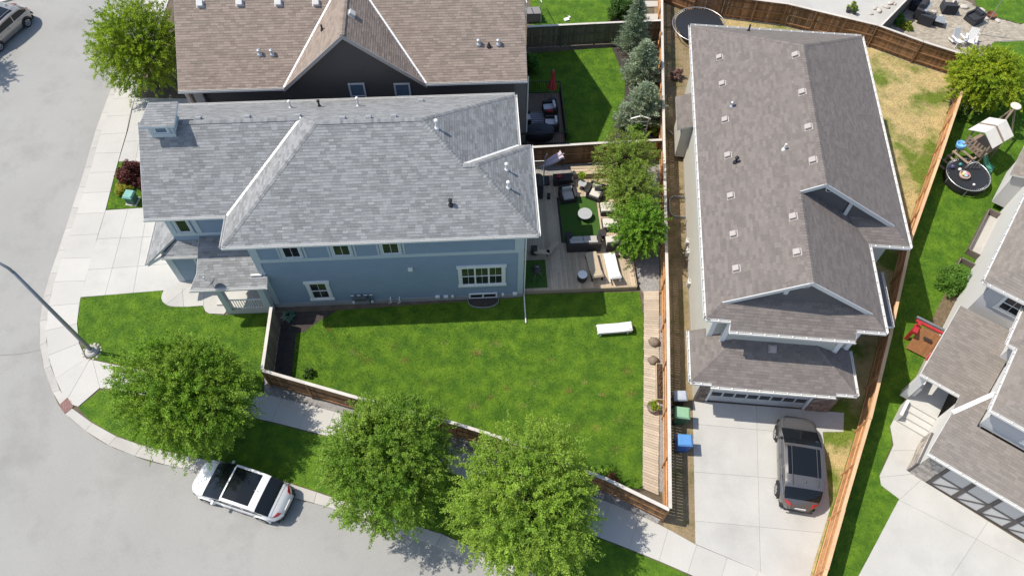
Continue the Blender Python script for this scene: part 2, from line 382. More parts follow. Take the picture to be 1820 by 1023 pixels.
# gravel and mulch
def gravel(name, px, m, dens=500, size=.02, ms=None, poly=None):
    poly = poly or GL(px); o = MB().prism(poly, -.03, .004).build(name, m); struct(o)
    x, y = scatter(poly, dens); n = len(x); V = np.zeros((n, 6, 3)); s = rng.uniform(.5, 1.4, n)*size
    off = np.array([(1, 0, 0), (0, 1, 0), (-1, 0, 0), (0, -1, 0), (0, 0, .8), (0, 0, -.5)])
    a = rng.uniform(0, 6.28, n); c_, s_ = np.cos(a), np.sin(a)
    for k in range(6):
        ox, oy, oz = off[k]; V[:, k] = np.stack([x+s*(ox*c_-oy*s_), y+s*(ox*s_+oy*c_)*.8, .008+s*oz], 1)
    base = np.arange(n)[:, None, None]*6; tri = np.array([(0, 1, 4), (1, 2, 4), (2, 3, 4), (3, 0, 4)])
    g = npmesh('stones', V.reshape(-1, 3), (base+tri[None]).reshape(-1, 3), ms or m_stone, kind='stuff', rnd=np.repeat(rng.uniform(0, 1, n), 4))
    g['label'] = 'loose stones of the ' + name.replace('_', ' '); g['category'] = 'gravel'
gravel('gravel_strip', [(1172, 560), (1182, 560), (1186, 880), (1172, 872)], m_gravel)
gravel('gravel_verge', [(470, 672), (622, 718), (808, 775), (895, 800), (1080, 874), (1178, 916), (1168, 932), (1094, 897), (850, 808), (801, 796), (600, 733), (470, 700)], m_gravel, 400)
gravel('gravel_bed', [(1140, 440), (1172, 440), (1172, 520), (1143, 520), (1120, 480)], m_gravel, 400)
gravel('rear_gravel', [(945, 292), (1172, 278), (1172, 440), (1110, 440), (1100, 300), (950, 312)], m_gravel, 300)
gravel('mulch_bed', [(482, 556), (600, 551), (560, 575), (540, 590), (526, 592), (518, 672), (480, 660)], m_mulch, 300, .02, mat('mulch_chip', (.075, .058, .045), .95, .2, 5., attr=.5))
gravel('spruce_bed', [(1086, 82), (1175, 80), (1175, 258), (1075, 256), (1108, 200), (1112, 140)], m_mulch, 200, .02, MATS['mulch_chip'])
gravel('shrub_bed', [(1640, 690), (1694, 552), (1720, 500), (1690, 500), (1660, 560), (1640, 610), (1655, 650)], mat('bark_bed', (.17, .12, .085), .95, .3, 3., fine=.3, fscale=40, bump=.8), 250, .02, mat('bark_chip', (.22, .14, .09), .95, .2, 5., attr=.5))
# dead spots of the back lawn: straw-coloured tufts with a place of their own
V = []; Fc = []; 
spots = [(625, 625), (597, 612), (636, 631), (845, 625), (652, 640), (850, 628), (790, 610), (975, 640), (1010, 695), (1040, 680), (900, 690), (930, 720), (1100, 745), (1070, 700), (1060, 760), (960, 752), (872, 705), (760, 680), (720, 640), (585, 585), (1115, 660), (840, 720), (1020, 760), (1095, 800), (1120, 700), (950, 680), (700, 615), (880, 610)]
vs = []
for i, (px, py) in enumerate(spots):
    c = G(px, py); n = int(rng.integers(45, 120)); sg = rng.uniform(.06, .16)
    x = c[0]+rng.normal(0, sg*1.3, n); y = c[1]+rng.normal(0, sg, n); a = rng.uniform(0, 6.28, n); h = rng.uniform(.03, .062, n)
    for k in range(n):
        vs += [(x[k]-.012*math.cos(a[k]), y[k]-.012*math.sin(a[k]), 0), (x[k]+.012*math.cos(a[k]), y[k]+.012*math.sin(a[k]), 0), (x[k]+.03*math.sin(a[k]), y[k]-.03*math.cos(a[k]), h[k])]
g = npmesh('dead_grass', np.array(vs), np.arange(len(vs)).reshape(-1, 3), mat('dead_grass', (.42, .235, .085), .9, .2, 3., attr=.3, col2=(.5, .42, .2), c2scale=.5, c2lo=.48, c2hi=.55), kind='stuff', rnd=rng.uniform(0, 1, len(vs)//3))
g['label'] = 'dry tan tufts dotted over the back lawn'; g['category'] = 'grass'

# driveways
drv = setting('driveway')
dp = GL([(188, 374), (262, 369), (262, 380), (420, 380), (420, 500), (330, 513), (289, 516), (143, 528), (165, 450)])
slabs(drv, dp, [GL([(228, 371), (186, 527)]), GL([(262, 371), (236, 527)]), GL([(150, 480), (400, 462)]), GL([(165, 425), (400, 415)])], -.03, .016, m_conc2)
dq = GL([(240, 174), (340, 176), (340, 290), (211, 287), (228, 231)])
slabs(drv, dq, [GL([(215, 252), (330, 248)]), GL([(262, 180), (240, 290)])], -.03, .016, m_conc2)
MB().prism(dp, -.035, .0).build('joint_bed', m_joint, drv); MB().prism(dq, -.035, .0).build('joint_bed', m_joint, drv)
ew = setting('entry_walk')
wp = smooth(GL([(292, 514), (287, 527), (290, 537), (303, 544), (330, 545), (360, 543)]), 16) + GL([(362, 545), (365, 553), (372, 557), (398, 558), (425, 530), (420, 490), (330, 505)])
slabs(ew, wp, [GL([(290, 545), (332, 512)]), GL([(327, 550), (324, 510)]), GL([(362, 560), (362, 510)])], -.03, .02, m_conc2); MB().prism(wp, -.035, .004).build('joint_bed', m_joint, ew)
rd = setting('garage_driveway')
rp = GL([(1231, 712), (1500, 733), (1499, 767), (1462, 767), (1468, 830), (1475, 905), (1446, 1000), (1430, 1060), (1345, 1012), (1236, 966)])
slabs(rd, rp, [GL([(1232, 753), (1500, 777)]), GL([(1233, 838), (1480, 858)]), GL([(1235, 925), (1480, 948)]), GL([(1344, 712), (1352, 1030)])], -.03, .016, m_conc2); MB().prism(rp, -.035, .0).build('joint_bed', m_joint, rd)
ed = setting('forecourt')
ep = GL([(1593, 735), (1582, 757), (1588, 790), (1577, 815), (1563, 845), (1566, 862), (1598, 886), (1547, 983), (1500, 1070), (1900, 1130), (1900, 1000), (1820, 965), (1645, 857), (1655, 770)])
slabs(ed, ep, [GL([(1600, 886), (1645, 845)]), GL([(1598, 888), (1720, 950)]), GL([(1760, 920), (1680, 1040)]), GL([(1560, 848), (1620, 842)]), GL([(1570, 800), (1650, 800)])], -.03, .016, m_conc2); MB().prism(ep, -.035, .0).build('joint_bed', m_joint, ed)
# ---------------------------------------------------------------- house kit
m_white = mat('white_trim', (.74, .74, .72), .55, .03, 2.)
m_soff = mat('soffit_white', (.62, .62, .60), .7, .03)
m_gut = mat('gutter_white', (.70, .69, .66), .45, .04, 3.)
m_flash = mat('valley_flashing', (.78, .78, .76), .45, .04)
m_found = mat('foundation', (.34, .335, .32), .9, .1, 2., bump=.2)
m_glass = mat('window_glass', (.02, .025, .03), .04, .02, spec=.5, ior=1.6)
m_shB = mat('shingle_slate', (.235, .24, .242), .92, .04, .5, fine=.18, fscale=26, attr=.22, bump=.5, bscale=260)
m_shA = mat('shingle_brown', (.25, .20, .165), .92, .04, .5, fine=.16, fscale=26, attr=.18, bump=.5, bscale=260)
m_shR = mat('shingle_taupe', (.172, .150, .138), .92, .03, .5, fine=.15, fscale=30, attr=.15, bump=.5, bscale=260)
m_shE = mat('shingle_greige', (.225, .198, .175), .92, .03, .5, fine=.15, fscale=28, attr=.12, bump=.5, bscale=260)
m_metal = mat('galvanised', (.62, .63, .65), .35, .05, metal=.8)
m_black = mat('black_rubber', (.015, .015, .017), .6, .1)
m_ventB = mat('vent_grey', (.34, .35, .36), .6, .05); m_ventR = mat('vent_taupe', (.37, .335, .315), .6, .05); m_ventA = mat('vent_pale', (.55, .54, .52), .6, .05)
class House:
    def __init__(s, name, label, fr, m_sh):
        s.f = fr; s.o = thing(name, label, 'house', fr.o, fr.yaw); s.msh = m_sh; s.sh = MB(); s.deck = MB(); s.caps = MB(); s.gut = MB(); s.fl = MB()
    def plane(s, poly, t=.15):
        s.deck.slab3(poly, t); courses(s.sh, poly); return poly
    def cap(s, *pts):
        for a, b in zip(pts, pts[1:]): ridge_caps(s.caps, a, b)
    def gutter(s, a, b, w=.11, h=.12, drop=.03):
        hang = s.msh in (m_shR, m_shE)
        a, b = np.array(a, float), np.array(b, float); d = b-a; L = np.linalg.norm(d[:2]); rz = math.atan2(d[1], d[0])
        n = np.array([d[1], -d[0], 0])/L   # outward = right of a->b
        g = MB(); c = (a+b)/2 + n*(w/2+.005) - [0, 0, drop]
        # open trough: floor, outer lip, inner back
        for off, ww, zz, hh in ((0, w, -h/2, .015), (w/2, .012, 0, h), (-w/2, .012, 0, h)):
            q = c + n*off + [0, 0, zz]; g.box(q, (L+.02, ww, hh), rz)
        k = int(L/.6) if hang else 0
        for i in range(k):
            q = a + d*((i+.5)/k) + n*(w/2+.005) + [0, 0, h/2-drop-.01]; g.box(q, (.05, w, .012), rz)
        g.build('gutter', m_gut, s.o)
    def board(s, a, b, h=.2, th=.03, name='fascia', m=None, drop=0.):
        """vertical board hanging below the line a-b"""
        a, b = np.array(a, float), np.array(b, float); d = b-a; L = np.hypot(d[0], d[1]); n = np.array([d[1], -d[0], 0])/L*th/2
        vs = []
        for p in (a, b):
            for sg in (-1, 1):
                for z in (-h, 0): vs.append(p + n*sg + [0, 0, z-drop])
        MB().add(vs, [(0, 1, 3, 2), (4, 6, 7, 5), (0, 4, 5, 1), (2, 3, 7, 6), (1, 5, 7, 3), (0, 2, 6, 4)]).build(name, m or m_white, s.o)
    def wall(s, a, b, z0, z1, m, gable=None, th=.14, exposure=.16, top=None):
        """wall from a to b (outside on the right of a->b), lap siding laid on it; gable: list of extra top points (dist,z)"""
        a, b = np.array(a, float), np.array(b, float); d = b-a; L = np.linalg.norm(d); d /= L; n = np.array([d[1], -d[0]])
        prof = [(0, z0), (L, z0)] + ([(L, z1), (0, z1)] if gable is None else gable)
        out = [(a[0]+d[0]*x, a[1]+d[1]*x, z) for x, z in prof]; inn = [(p[0]-n[0]*th, p[1]-n[1]*th, p[2]) for p in out]
        k = len(out)
        MB().add(out+inn, [tuple(range(k)), tuple(range(k, 2*k))[::-1]] + [(i, k+i, k+(i+1) % k, (i+1) % k) for i in range(k)]).build('wall', m, s.o)
        if exposure:
            mb = courses(MB(), out, exposure, None, .011, .003, up_hint=(n[0], n[1], 0)); mb.build('siding', m, s.o, 'stuff')
    def window(s, a, b, z0, z1, trim=.1, m_tr=None, cols=1, split=None, sill=True, grid=0, head=True, m_g=None):
        """window on a wall line a->b (outside right), a,b = glass edges in plan"""
        a, b = np.array(a, float), np.array(b, float); d = b-a; L = np.linalg.norm(d); d /= L; n = np.array([d[1], -d[0]]); rz = math.atan2(d[1], d[0])
        P = lambda x, z, off: (a[0]+d[0]*x+n[0]*off, a[1]+d[1]*x+n[1]*off, z)
        root = MB(); H = z1-z0; m_tr = m_tr or m_white
        for x in (-trim/2, L+trim/2): root.box(P(x, (z0+z1)/2, .035), (trim, .07, H), rz)
        if head: root.box(P(L/2, z1+trim*.6, .045), (L+2*trim+.12, .09, trim*1.2), rz)
        else: root.box(P(L/2, z1+.03, .035), (L+2*trim, .07, .06), rz)
        if sill: root.box(P(L/2, z0-trim*.5, .05), (L+2*trim+.10, .10, trim), rz)
        w_ = root.build('window', m_tr, s.o)
        fr = MB(); t = .045
        for i in range(cols):
            x0 = L*i/cols; x1 = L*(i+1)/cols; cx = (x0+x1)/2
            for x in (x0+t/2, x1-t/2): fr.box(P(x, (z0+z1)/2, .034), (t, .03, H), rz)
            for z in (z0+t/2, z1-t/2): fr.box(P(cx, z, .036), (x1-x0-.004, .03, t), rz)
            zs = [z0+t, z1-t]
            if split: fr.box(P(cx, z0+H*split, .038), (x1-x0-2*t+.002, .03, t), rz); zs = [z0+t, z0+H*split-t/2, z0+H*split+t/2, z1-t]
            for k in range(0, len(zs), 2):
                pane = MB().box(P(cx, (zs[k]+zs[k+1])/2, .018), (x1-x0-2*t, .008, zs[k+1]-zs[k]), rz); pane.build('pane', m_g or m_glass, w_)
                if grid:
                    for g in range(1, grid): fr.box(P(x0+t+(x1-x0-2*t)*g/grid, (zs[k]+zs[k+1])/2, .026), (.018, .008, zs[k+1]-zs[k]), rz)
        fr.build('frame', m_white, w_)
    def boxvent(s, px, py, poly, m, size=.30, hgt=.13):
        q = s.f.Lp(px, py, poly); tl = tilt_of(poly)
        mb = MB(); mb.box(q+np.array([0, 0, .02]), (size*1.3, size*1.3, .02), tilt=tl); o = mb.build('roof_vent', m, s.o)
        n = np.array(tl)@np.array([0, 0, 1.]); mb = MB(); mb.box(q+n*(.03+hgt/2), (size, size, hgt), tilt=tl).build('vent_hood', m, o, bevel=.02)
    def pipe(s, px, py, poly, m, h=.4, r=.05, cap=True, m_f=None):
        q = s.f.Lp(px, py, poly)
        o = MB().lathe(q, [(r*2.2, -.03), (r*2.0, .05), (r*1.1, .12), (r*1.05, .14)], 12).build('pipe_flashing', m_f or m, s.o)
        p = MB().tube([q+[0, 0, -.1], q+[0, 0, h]], r, 10)
        if cap: p.lathe(q+np.array([0, 0, h-.02]), [(r*1.0, 0), (r*1.7, .0), (r*1.6, .07), (r*.8, .11)], 12)
        p.build('vent_pipe', m, s.o, smooth=False)
    def finish(s):
        s.deck.build('roof', m_soff, s.o)
        o = s.sh.build('shingles', s.msh, s.o, 'stuff')
        if s.caps.f: s.caps.build('ridge_caps', s.msh, s.o, 'stuff')
        if s.fl.f: s.fl.build('valley_flashing', m_flash, s.o)
    def valley(s, a, b, w=.13):
        a, b = np.array(a, float), np.array(b, float); d = b-a; h = np.cross(d, [0, 0, 1]); h /= np.linalg.norm(h)
        vs = [a-h*w/2+[0, 0, .05], a+[0, 0, .035], a+h*w/2+[0, 0, .05], b-h*w/2+[0, 0, .05], b+[0, 0, .035], b+h*w/2+[0, 0, .05]]
        MB().add(vs, [(0, 1, 4, 3), (1, 2, 5, 4)]).build('valley_flashing', m_flash, s.o)
    def downspout(s, pts, w=.07):
        mb = MB(); mb.tube(pts, w/2, 6); mb.build('downspout', m_gut, s.o)
def tilt_of(poly):
    a, b, c = [np.array(p, float) for p in poly[:3]]; n = np.cross(b-a, c-a); n /= np.linalg.norm(n); n = n if n[2] > 0 else -n
    t = np.array([0, 0, 1.]) - n*n[2]; t /= np.linalg.norm(t); s = np.cross(t, n)
    return np.array([s, t, n]).T.tolist()

# ================================================================ slate blue house
m_blue = mat('siding_blue', (.235, .305, .385), .75, .04, 1.5); m_pale = mat('trim_pale_blue', (.47, .53, .555), .6, .03)
B = House('blue_house', 'slate blue two storey house with grey hip roof beside the back lawn', BF, m_shB)
z0, p = 6.2, .68; S, N, W_, E_, E2, BN, WW, WS = -.37, 9.1, -14.4, .04, .65, 5.38, -18.4, 1.5
mid = (S+N)/2; hf = (N-S)/2; zr = z0+p*hf; rW = (W_+hf, mid, zr); rE = (E_-hf, mid, zr)
bh = (BN-S)/2; apx = (E2-bh, S+bh, z0+p*bh); Q = (E_-bh, S+bh, z0+p*bh)
wh = (N-WS)/2; T = (W_+wh, WS+wh, z0+p*wh); wr = (WW, WS+wh, z0+p*wh)
pS = B.plane([(W_, S, z0), (E2, S, z0), apx, Q, rE, rW])
pEb = B.plane([(E2, S, z0), (E2, BN, z0), apx])
B.plane([(E2, BN, z0), (E_, BN, z0), Q, apx])
pE = B.plane([(E_, BN, z0), (E_, N, z0), rE, Q])
pN = B.plane([(E_, N, z0), (WW, N, z0), wr, T, rW, rE])
B.plane([(W_, S, z0), rW, T, (W_, WS, z0)])
pWS = B.plane([(WW, WS, z0), (W_, WS, z0), T, wr])
B.cap(rW, rE); B.cap((W_, S, z0), rW); B.cap((E2, S, z0), apx); B.cap(apx, (E2, BN, z0)); B.cap(apx, Q); B.cap(Q, rE); B.cap((E_, N, z0), rE); B.cap(wr, T); B.cap(T, rW)
B.valley((W_, WS, z0), T); B.valley((E_, BN, z0), Q)
for a, b in (((W_, S), (E2, S)), ((E2, S), (E2, BN)), ((E_, BN), (E_, N)), ((E_, N), (WW, N)), ((WW, WS), (W_, WS)), ((W_, WS), (W_, S))):
    B.board((*a, z0), (*b, z0), .2); B.gutter((*a, z0), (*b, z0))
B.board((WW, WS, z0), wr, .22); B.board(wr, (WW, N, z0), .22)
# walls (outside on the right of a->b): south main, east bump, east, north, west gable, wing south, main west
B.wall((-13.45, 0), (0, 0), .32, 6.12, m_blue); B.wall((0, 0), (0, 5.0), .32, 6.12, m_blue); B.wall((0, 5.0), (-.6, 5.0), .32, 6.12, m_blue)
B.wall((-.6, 5.0), (-.6, 8.5), .32, 6.12, m_blue); B.wall((-.6, 8.5), (-17.9, 8.5), .32, 6.12, m_blue)
B.wall((-17.9, 8.5), (-17.9, 2.1), .1, 6.12, m_blue, gable=[(6.4, 6.2), (3.2, 8.5), (0, 6.2)]); B.wall((-17.9, 2.1), (-13.45, 2.1), .1, 6.12, m_blue); B.wall((-13.45, 2.1), (-13.45, 0), .32, 6.12, m_blue)
fd = MB(); fd.box2((-13.43, -.04, -.1), (.04, .16, .32)); fd.box2((-.14, .17, -.1), (.05, 5.0, .32)); fd.build('foundation', m_found, B.o)
def band(a, b, z0_, z1_, off=.03, name='trim', m=None, H=B):
    a, b = np.array(a, float), np.array(b, float); d = b-a; L = np.linalg.norm(d); d /= L; n = np.array([d[1], -d[0]]); c = (a+b)/2 + n*off/2
    MB().box((c[0], c[1], (z0_+z1_)/2), (L, off, z1_-z0_), math.atan2(d[1], d[0])).build(name, m or m_pale, H.o)
band((-13.45, 0), (0, 0), 4.27, 4.52); band((-13.45, 0), (-13.15, 0), .32, 4.265, .034); band((-13.45, 0), (-13.05, 0), 4.525, 6.1, .034); band((-.27, 0), (.03, 0), .32, 4.265, .034); band((-.45, 0), (.03, 0), 4.525, 6.1, .034)
band((0, 0), (0, .22), .32, 6.1, .034)
def pxwin(H, v, bl, tr, **k):
    a = H.f.Lv(*bl, v); b = H.f.Lv(*tr, v); H.window((a[0], v), (b[0], v), a[2], b[2], **k)
z7 = lambda x, y: (420+x/3.5, 400+y/3.5)
for bl, tr in (((303, 197), (388, 147)), ((612, 184), (702, 136)), ((915, 176), (1008, 121))):
    a = BF.Lv(*z7(*bl), 0); b = BF.Lv(*z7(*tr), 0)
    B.window((a[0], 0), (b[0], 0), 4.66, 5.75, trim=.12, m_tr=m_pale, grid=2, head=False)
    for x in (a[0]-.27, b[0]+.17): band((x, 0), (x+.10, 0), 4.525, 6.1, .036)
    band((a[0]-.12, 0), (b[0]+.12, 0), 5.86, 6.1, .030)
pxwin(B, 0, z7(484, 452), z7(553, 356), trim=.16, m_tr=m_white, split=.5, grid=2)
pxwin(B, 0, z7(1405, 368), z7(1655, 254), trim=.16, m_tr=m_white, cols=3, split=.5, grid=2)
# wing window
band((-17.9, 2.1), (-13.45, 2.1), 3.95, 4.17); band((-17.9, 2.1), (-17.62, 2.1), 4.175, 6.1, .034); band((-16.62, 2.1), (-16.35, 2.1), 4.175, 6.1, .034)
B.window((-17.42, 2.1), (-16.82, 2.1), 4.3, 5.3, trim=.12, m_tr=m_pale, grid=0, head=False)
# wall fittings
ft = MB(); 
for x, y, w_, h_ in ((1083, 268, .24, .24), (1252, 439, .24, .18), (1304, 438, .24, .18), (1345, 436, .14, .14), (1658, 424, .14, .14), (1732, 420, .24, .2)):
    q = BF.Lv(*z7(x, y), 0); MB().box((q[0], -.07, q[2]), (w_, .12, h_)).build('vent_cover', m_white, B.o, bevel=.015)
for x in (962, 1017):
    q = BF.Lv(*z7(x, 460), 0); MB().tube([(q[0], -.02, q[2]+.25), (q[0], -.14, q[2]+.25), (q[0], -.14, q[2]-.1), (q[0]-.12, -.2, q[2]-.1)], .035, 8).build('exhaust_pipe', m_white, B.o)
q = BF.Lv(*z7(800, 490), 0)
mt = MB(); mt.box((q[0], -.16, .75), (.5, .2, .3)); mt.lathe((q[0]-.35, -.18, .62), [(.09, 0), (.11, .05), (.11, .2), (.08, .26)], 14); mt.tube([(q[0]-.55, -.1, .2), (q[0]-.55, -.1, .95), (q[0]+.55, -.1, .95), (q[0]+.55, -.1, .2)], .022, 6); mt.tube([(q[0]+.35, -.12, .1), (q[0]+.35, -.12, .9)], .03, 6)
mt.build('gas_meter', mat('meter_grey', (.10, .11, .12), .5, .1), B.o)
mw = MB(); 
for dx in (-.5, -.15, .2, .5): mw.box((q[0]+dx, -.13, 1.0), (.2, .05, .03))
for dx in (-.5, .5): mw.lathe((q[0]+dx, -.2, .35), [(.06, 0), (.07, .03), (.07, .12), (.03, .14)], 10)
mw.build('meter_valve', mat('meter_white', (.6, .62, .62), .5), B.o)
# basement window in its well
a = BF.Lv(*z7(1455, 470), 0); b = BF.Lv(*z7(1618, 445), 0)
B.window((a[0], -.045), (b[0], -.045), .12, .55, trim=.05, cols=2, sill=False, head=False)
ww_ = MB(); c0, c1 = a[0]-.12, b[0]+.12
pts = [(c0, -.05)] + [((c0+c1)/2-(c1-c0)/2*math.cos(t), -.05-.62*math.sin(t)**.6) for t in np.linspace(.25, math.pi-.25, 14)] + [(c1, -.05)]
for p_, q_ in zip(pts, pts[1:]):
    d = math.hypot(q_[0]-p_[0], q_[1]-p_[1]); ww_.box(((p_[0]+q_[0])/2, (p_[1]+q_[1])/2, .0), (d+.01, .03, .24), math.atan2(q_[1]-p_[1], q_[0]-p_[0]))
ww_.build('window_well', mat('galvanised_dull', (.40, .42, .43), .45, .1, metal=.5), B.o)
MB().prism(pts, .004, .02).build('well_gravel', m_mulch, B.o)
B.downspout([(.10, -.12, 6.0), (.10, -.06, 5.6), (.10, -.06, .35), (.10, -.2, .16), (.1, -1.0, .09), (.1, -1.75, .08)])
# lower garage roof, garage walls
g1 = B.plane([(-19.4, 1.05, 3.0), (-17.95, 2.1, 3.75), (-17.95, 8.6, 3.75), (-19.4, 8.6, 3.0)], .12)
g2 = B.plane([(-19.4, 1.05, 3.0), (-18.7, 1.45, 3.0), (-16.7, 1.45, 3.0), (-16.7, 2.08, 3.45), (-17.95, 2.1, 3.46)], .1) if False else B.plane([(-18.85, 1.45, 3.0), (-16.7, 1.45, 3.0), (-16.7, 2.08, 3.55), (-17.98, 2.08, 3.55)], .1)
B.board((-19.4, 8.6, 3.0), (-19.4, 1.05, 3.0), .16); B.gutter((-19.4, 8.6, 3.0), (-19.4, 1.05, 3.0)); B.board((-19.4, 1.05, 3.0), (-18.75, 1.5, 3.06), .18); B.board((-18.75, 1.45, 3.0), (-16.7, 1.45, 3.0), .16); B.gutter((-18.75, 1.45, 3.0), (-16.7, 1.45, 3.0), .09)
B.wall((-18.95, 8.5), (-18.95, 1.9), .02, 2.9, m_blue); B.wall((-18.95, 1.9), (-16.6, 1.9), .02, 2.9, m_blue); B.wall((-16.6, 1.9), (-16.6, 2.2), .02, 2.9, m_blue)
band((-18.95, 1.9), (-18.6, 1.9), .05, 2.85, .03); band((-17.5, 1.9), (-17.3, 1.9), .05, 2.85, .03)
MB().box((-16.98, 1.87, 1.05), (.75, .05, 2.05)).build('door', mat('door_grey', (.23, .25, .27), .5, .03), B.o); B.window((-17.2, 1.88), (-16.75, 1.88), 1.3, 1.9, trim=.08, m_tr=m_pale)
gd = MB().box((-18.98, 5.2, 1.12), (.05, 4.9, 2.2)).build('garage_door', m_white, B.o)
for k in range(4):
    MB().box((-19.012, 5.2, .32+k*.54), (.018, 4.8, .48)).build('door_panel', m_white, gd)
# porch
pp = B.plane([(-16.95, -.62, 3.0), (-13.1, -.62, 3.0), (-13.1, -.05, 3.17), (-13.5, -.05, 3.17), (-13.5, 2.08, 3.81), (-16.65, 2.08, 3.81), (-16.65, .2, 3.246)], .12)
B.board((-16.95, -.62, 3.0), (-13.1, -.62, 3.0), .17); B.gutter((-16.95, -.62, 3.0), (-13.1, -.62, 3.0)); B.board((-16.65, 2.08, 3.81), (-16.65, .2, 3.25), .17); B.board((-16.65, .2, 3.25), (-16.95, -.62, 3.0), .17); B.board((-13.1, -.62, 3.0), (-13.1, -.05, 3.17), .17)
MB().box2((-13.9, -.1, 3.2), (-13.35, .0, 3.29)).build('diverter', m_gut, B.o)
m_porch = mat('porch_concrete', (.50, .49, .46), .85, .05, 1.5)
pf = MB(); pf.box2((-16.0, -.35, -.02), (-13.5, 2.0, .42)); pf.build('porch_floor', m_porch, B.o)
for k in range(2): MB().box2((-16.0-.32*(2-k), .2, -.02), (-16.0-.32*(1-k)+.0, 1.6, .15+.135*k)).build('step', m_porch, B.o)
for x in (-15.75, -13.62): MB().box((x, -.3, 1.7), (.3, .3, 2.55)).build('porch_post', m_pale, B.o, bevel=.01)
rl = MB(); rl.box((-14.7, -.3, 1.33), (2.0, .06, .05)); rl.box((-14.7, -.3, .52), (2.0, .04, .04)); rl.build('porch_rail', m_white, B.o)
for k in range(13): MB().box((-15.5+k*.135, -.3, .92), (.03, .03, .78)).build('baluster', m_white, B.o)
MB().box((-13.48-.03, 1.0, 1.45), (.06, .95, 2.1)).build('front_door', mat('door_dark', (.08, .09, .10), .4), B.o)
# satellite dish on the porch eave
dq_ = np.array([-15.75, -.55, 3.1]); sd_ = thing('satellite_dish', 'small grey satellite dish on the blue house porch roof', 'dish', BF.W(*dq_), BF.yaw)
ds = MB(); 
tl = np.array(Vector((-.75, .3, .6)).to_track_quat('Z', 'Y').to_matrix())
rings = [(.02, 0), (.12, .012), (.22, .045), (.25, .06), (.22, .05), (.12, .017)]
vs = []; n_ = 20
for rr, zz in rings:
    for k in range(n_): vs.append(tl@np.array([rr*math.cos(2*math.pi*k/n_), rr*1.1*math.sin(2*math.pi*k/n_), zz]) + np.array([.1, 0, .38]))
ds.add(vs, [(i*n_+k, i*n_+(k+1) % n_, (i+1)*n_+(k+1) % n_, (i+1)*n_+k) for i in range(5) for k in range(n_)])
ds.build('reflector', mat('dish_grey', (.11, .115, .12), .45), sd_, smooth=True)
MB().tube([(0, 0, -.1), (0, 0, .3), (.1, 0, .38)], .025, 8).build('mast', m_metal, sd_); MB().tube([(.1, 0, .34), (-.25, .1, .5), (-.3, .14, .62)], .016, 6).box((-.3, .14, .64), (.06, .06, .1)).build('feed_arm', m_metal, sd_)
# cupola (lantern) on the wing ridge
cu = np.array([-17.05, 5.3, 8.0])
cb = MB(); cb.box2((-17.75, 4.72, 7.6), (-16.6, 5.75, 9.3)); cb.build('cupola', m_pale, B.o)
cr = B.plane([(-18.0, 4.5, 9.35), (-16.35, 4.5, 9.35), (-16.38, 5.95, 9.5), (-17.75, 5.95, 9.5)], .1)
B.window((-17.45, 4.72), (-16.85, 4.72), 8.72, 9.14, trim=.09, m_tr=m_pale, m_g=mat('blind_glass_blue', (.10, .16, .23), .1, .05, spec=.6)); B.window((-16.6, 4.95), (-16.6, 5.5), 8.85, 9.14, trim=.09, m_tr=m_pale)
for a, b in (((-18.0, 4.5, 9.35), (-16.35, 4.5, 9.35)), ((-16.35, 4.5, 9.35), (-16.38, 5.95, 9.5)), ((-17.75, 5.95, 9.5), (-18.0, 4.5, 9.35))): B.board(a, b, .12, m=m_pale)
# vents
for x, y, pl in ((440, 210, pN), (530, 208, pN), (609, 212, pN), (655, 211, pN), (700, 209, pN), (748, 181, pN), (353, 213, pN)): B.boxvent(x, y, pl, m_ventB, .3, .12)
B.pipe(517, 192, pN, m_white, .45); B.pipe(568, 190, pN, m_black, .4); B.pipe(637, 189, pN, m_white, .55); B.pipe(776, 228, pE, m_white, .5, .06); B.pipe(900, 302, pEb, m_white, .42, .055); B.pipe(903, 334, pEb, m_white, .42, .055); B.pipe(801, 364, pS, m_black, .35, .06)
B.finish()

# ================================================================ taupe house with the garage to the street
m_sage = mat('siding_sage', (.46, .455, .405), .75, .03, 1.2); m_trimR = mat('trim_grey_white', (.56, .57, .56), .6, .03); m_dkg = mat('gable_shade_and_backing', (.10, .10, .105), .8, .05)  # gable colour darkened to stand in for shade; same dark backs the stones
H = House('taupe_house', 'sage sided house with long taupe shingle roof and shade-coloured gables behind the concrete driveway', RF, m_shR)
z0, p = 6.0, .64; W_, E_, E2, N, S1, S2, S3 = -.6, 9.35, 7.4, 21.3, 6.2, 1.35, .94
hf = (E_-W_)/2; um = (W_+E_)/2; zr = z0+p*hf; u2 = (W_+E2)/2; z2 = z0+p*(E2-W_)/2; zz = lambda d: z0+p*d
g1v, g2v = 7.0, 2.0
pW = H.plane([(W_, S2, z0), (W_+g2v-S2, g2v, zz(g2v-S2)), (u2, g2v, z2), (u2, g1v, z2), (um, g1v, zr), (um, N-hf, zr), (W_, N, z0)])
pE1 = H.plane([(E_, S1, z0), (E_, N, z0), (um, N-hf, zr), (um, g1v, zr), (E_-(g1v-S1), g1v, zz(g1v-S1))])
pN_ = H.plane([(W_, N, z0), (um, N-hf, zr), (E_, N, z0)])
v3 = g1v+.35; sk = v3-S1
H.plane([(E2, S1, z0), (E_, S1, z0), (E_-sk, v3, zz(sk)), (E2-sk, v3, zz(sk))])
pE2 = H.plane([(E2, S2, z0), (E2, S1, z0), (E2-sk, v3, zz(sk)), (u2, v3, z2), (u2, g2v, z2), (E2-(g2v-S2), g2v, zz(g2v-S2))])
v4 = g2v+.35; s4 = v4-S2
pSk = H.plane([(W_, S2, z0), (.5, S2, z0), (.5, S3, zz(S3-S2)), (6.1, S3, zz(S3-S2)), (6.1, S2, z0), (E2, S2, z0), (E2-s4, v4, zz(s4)), (W_+s4, v4, zz(s4))])
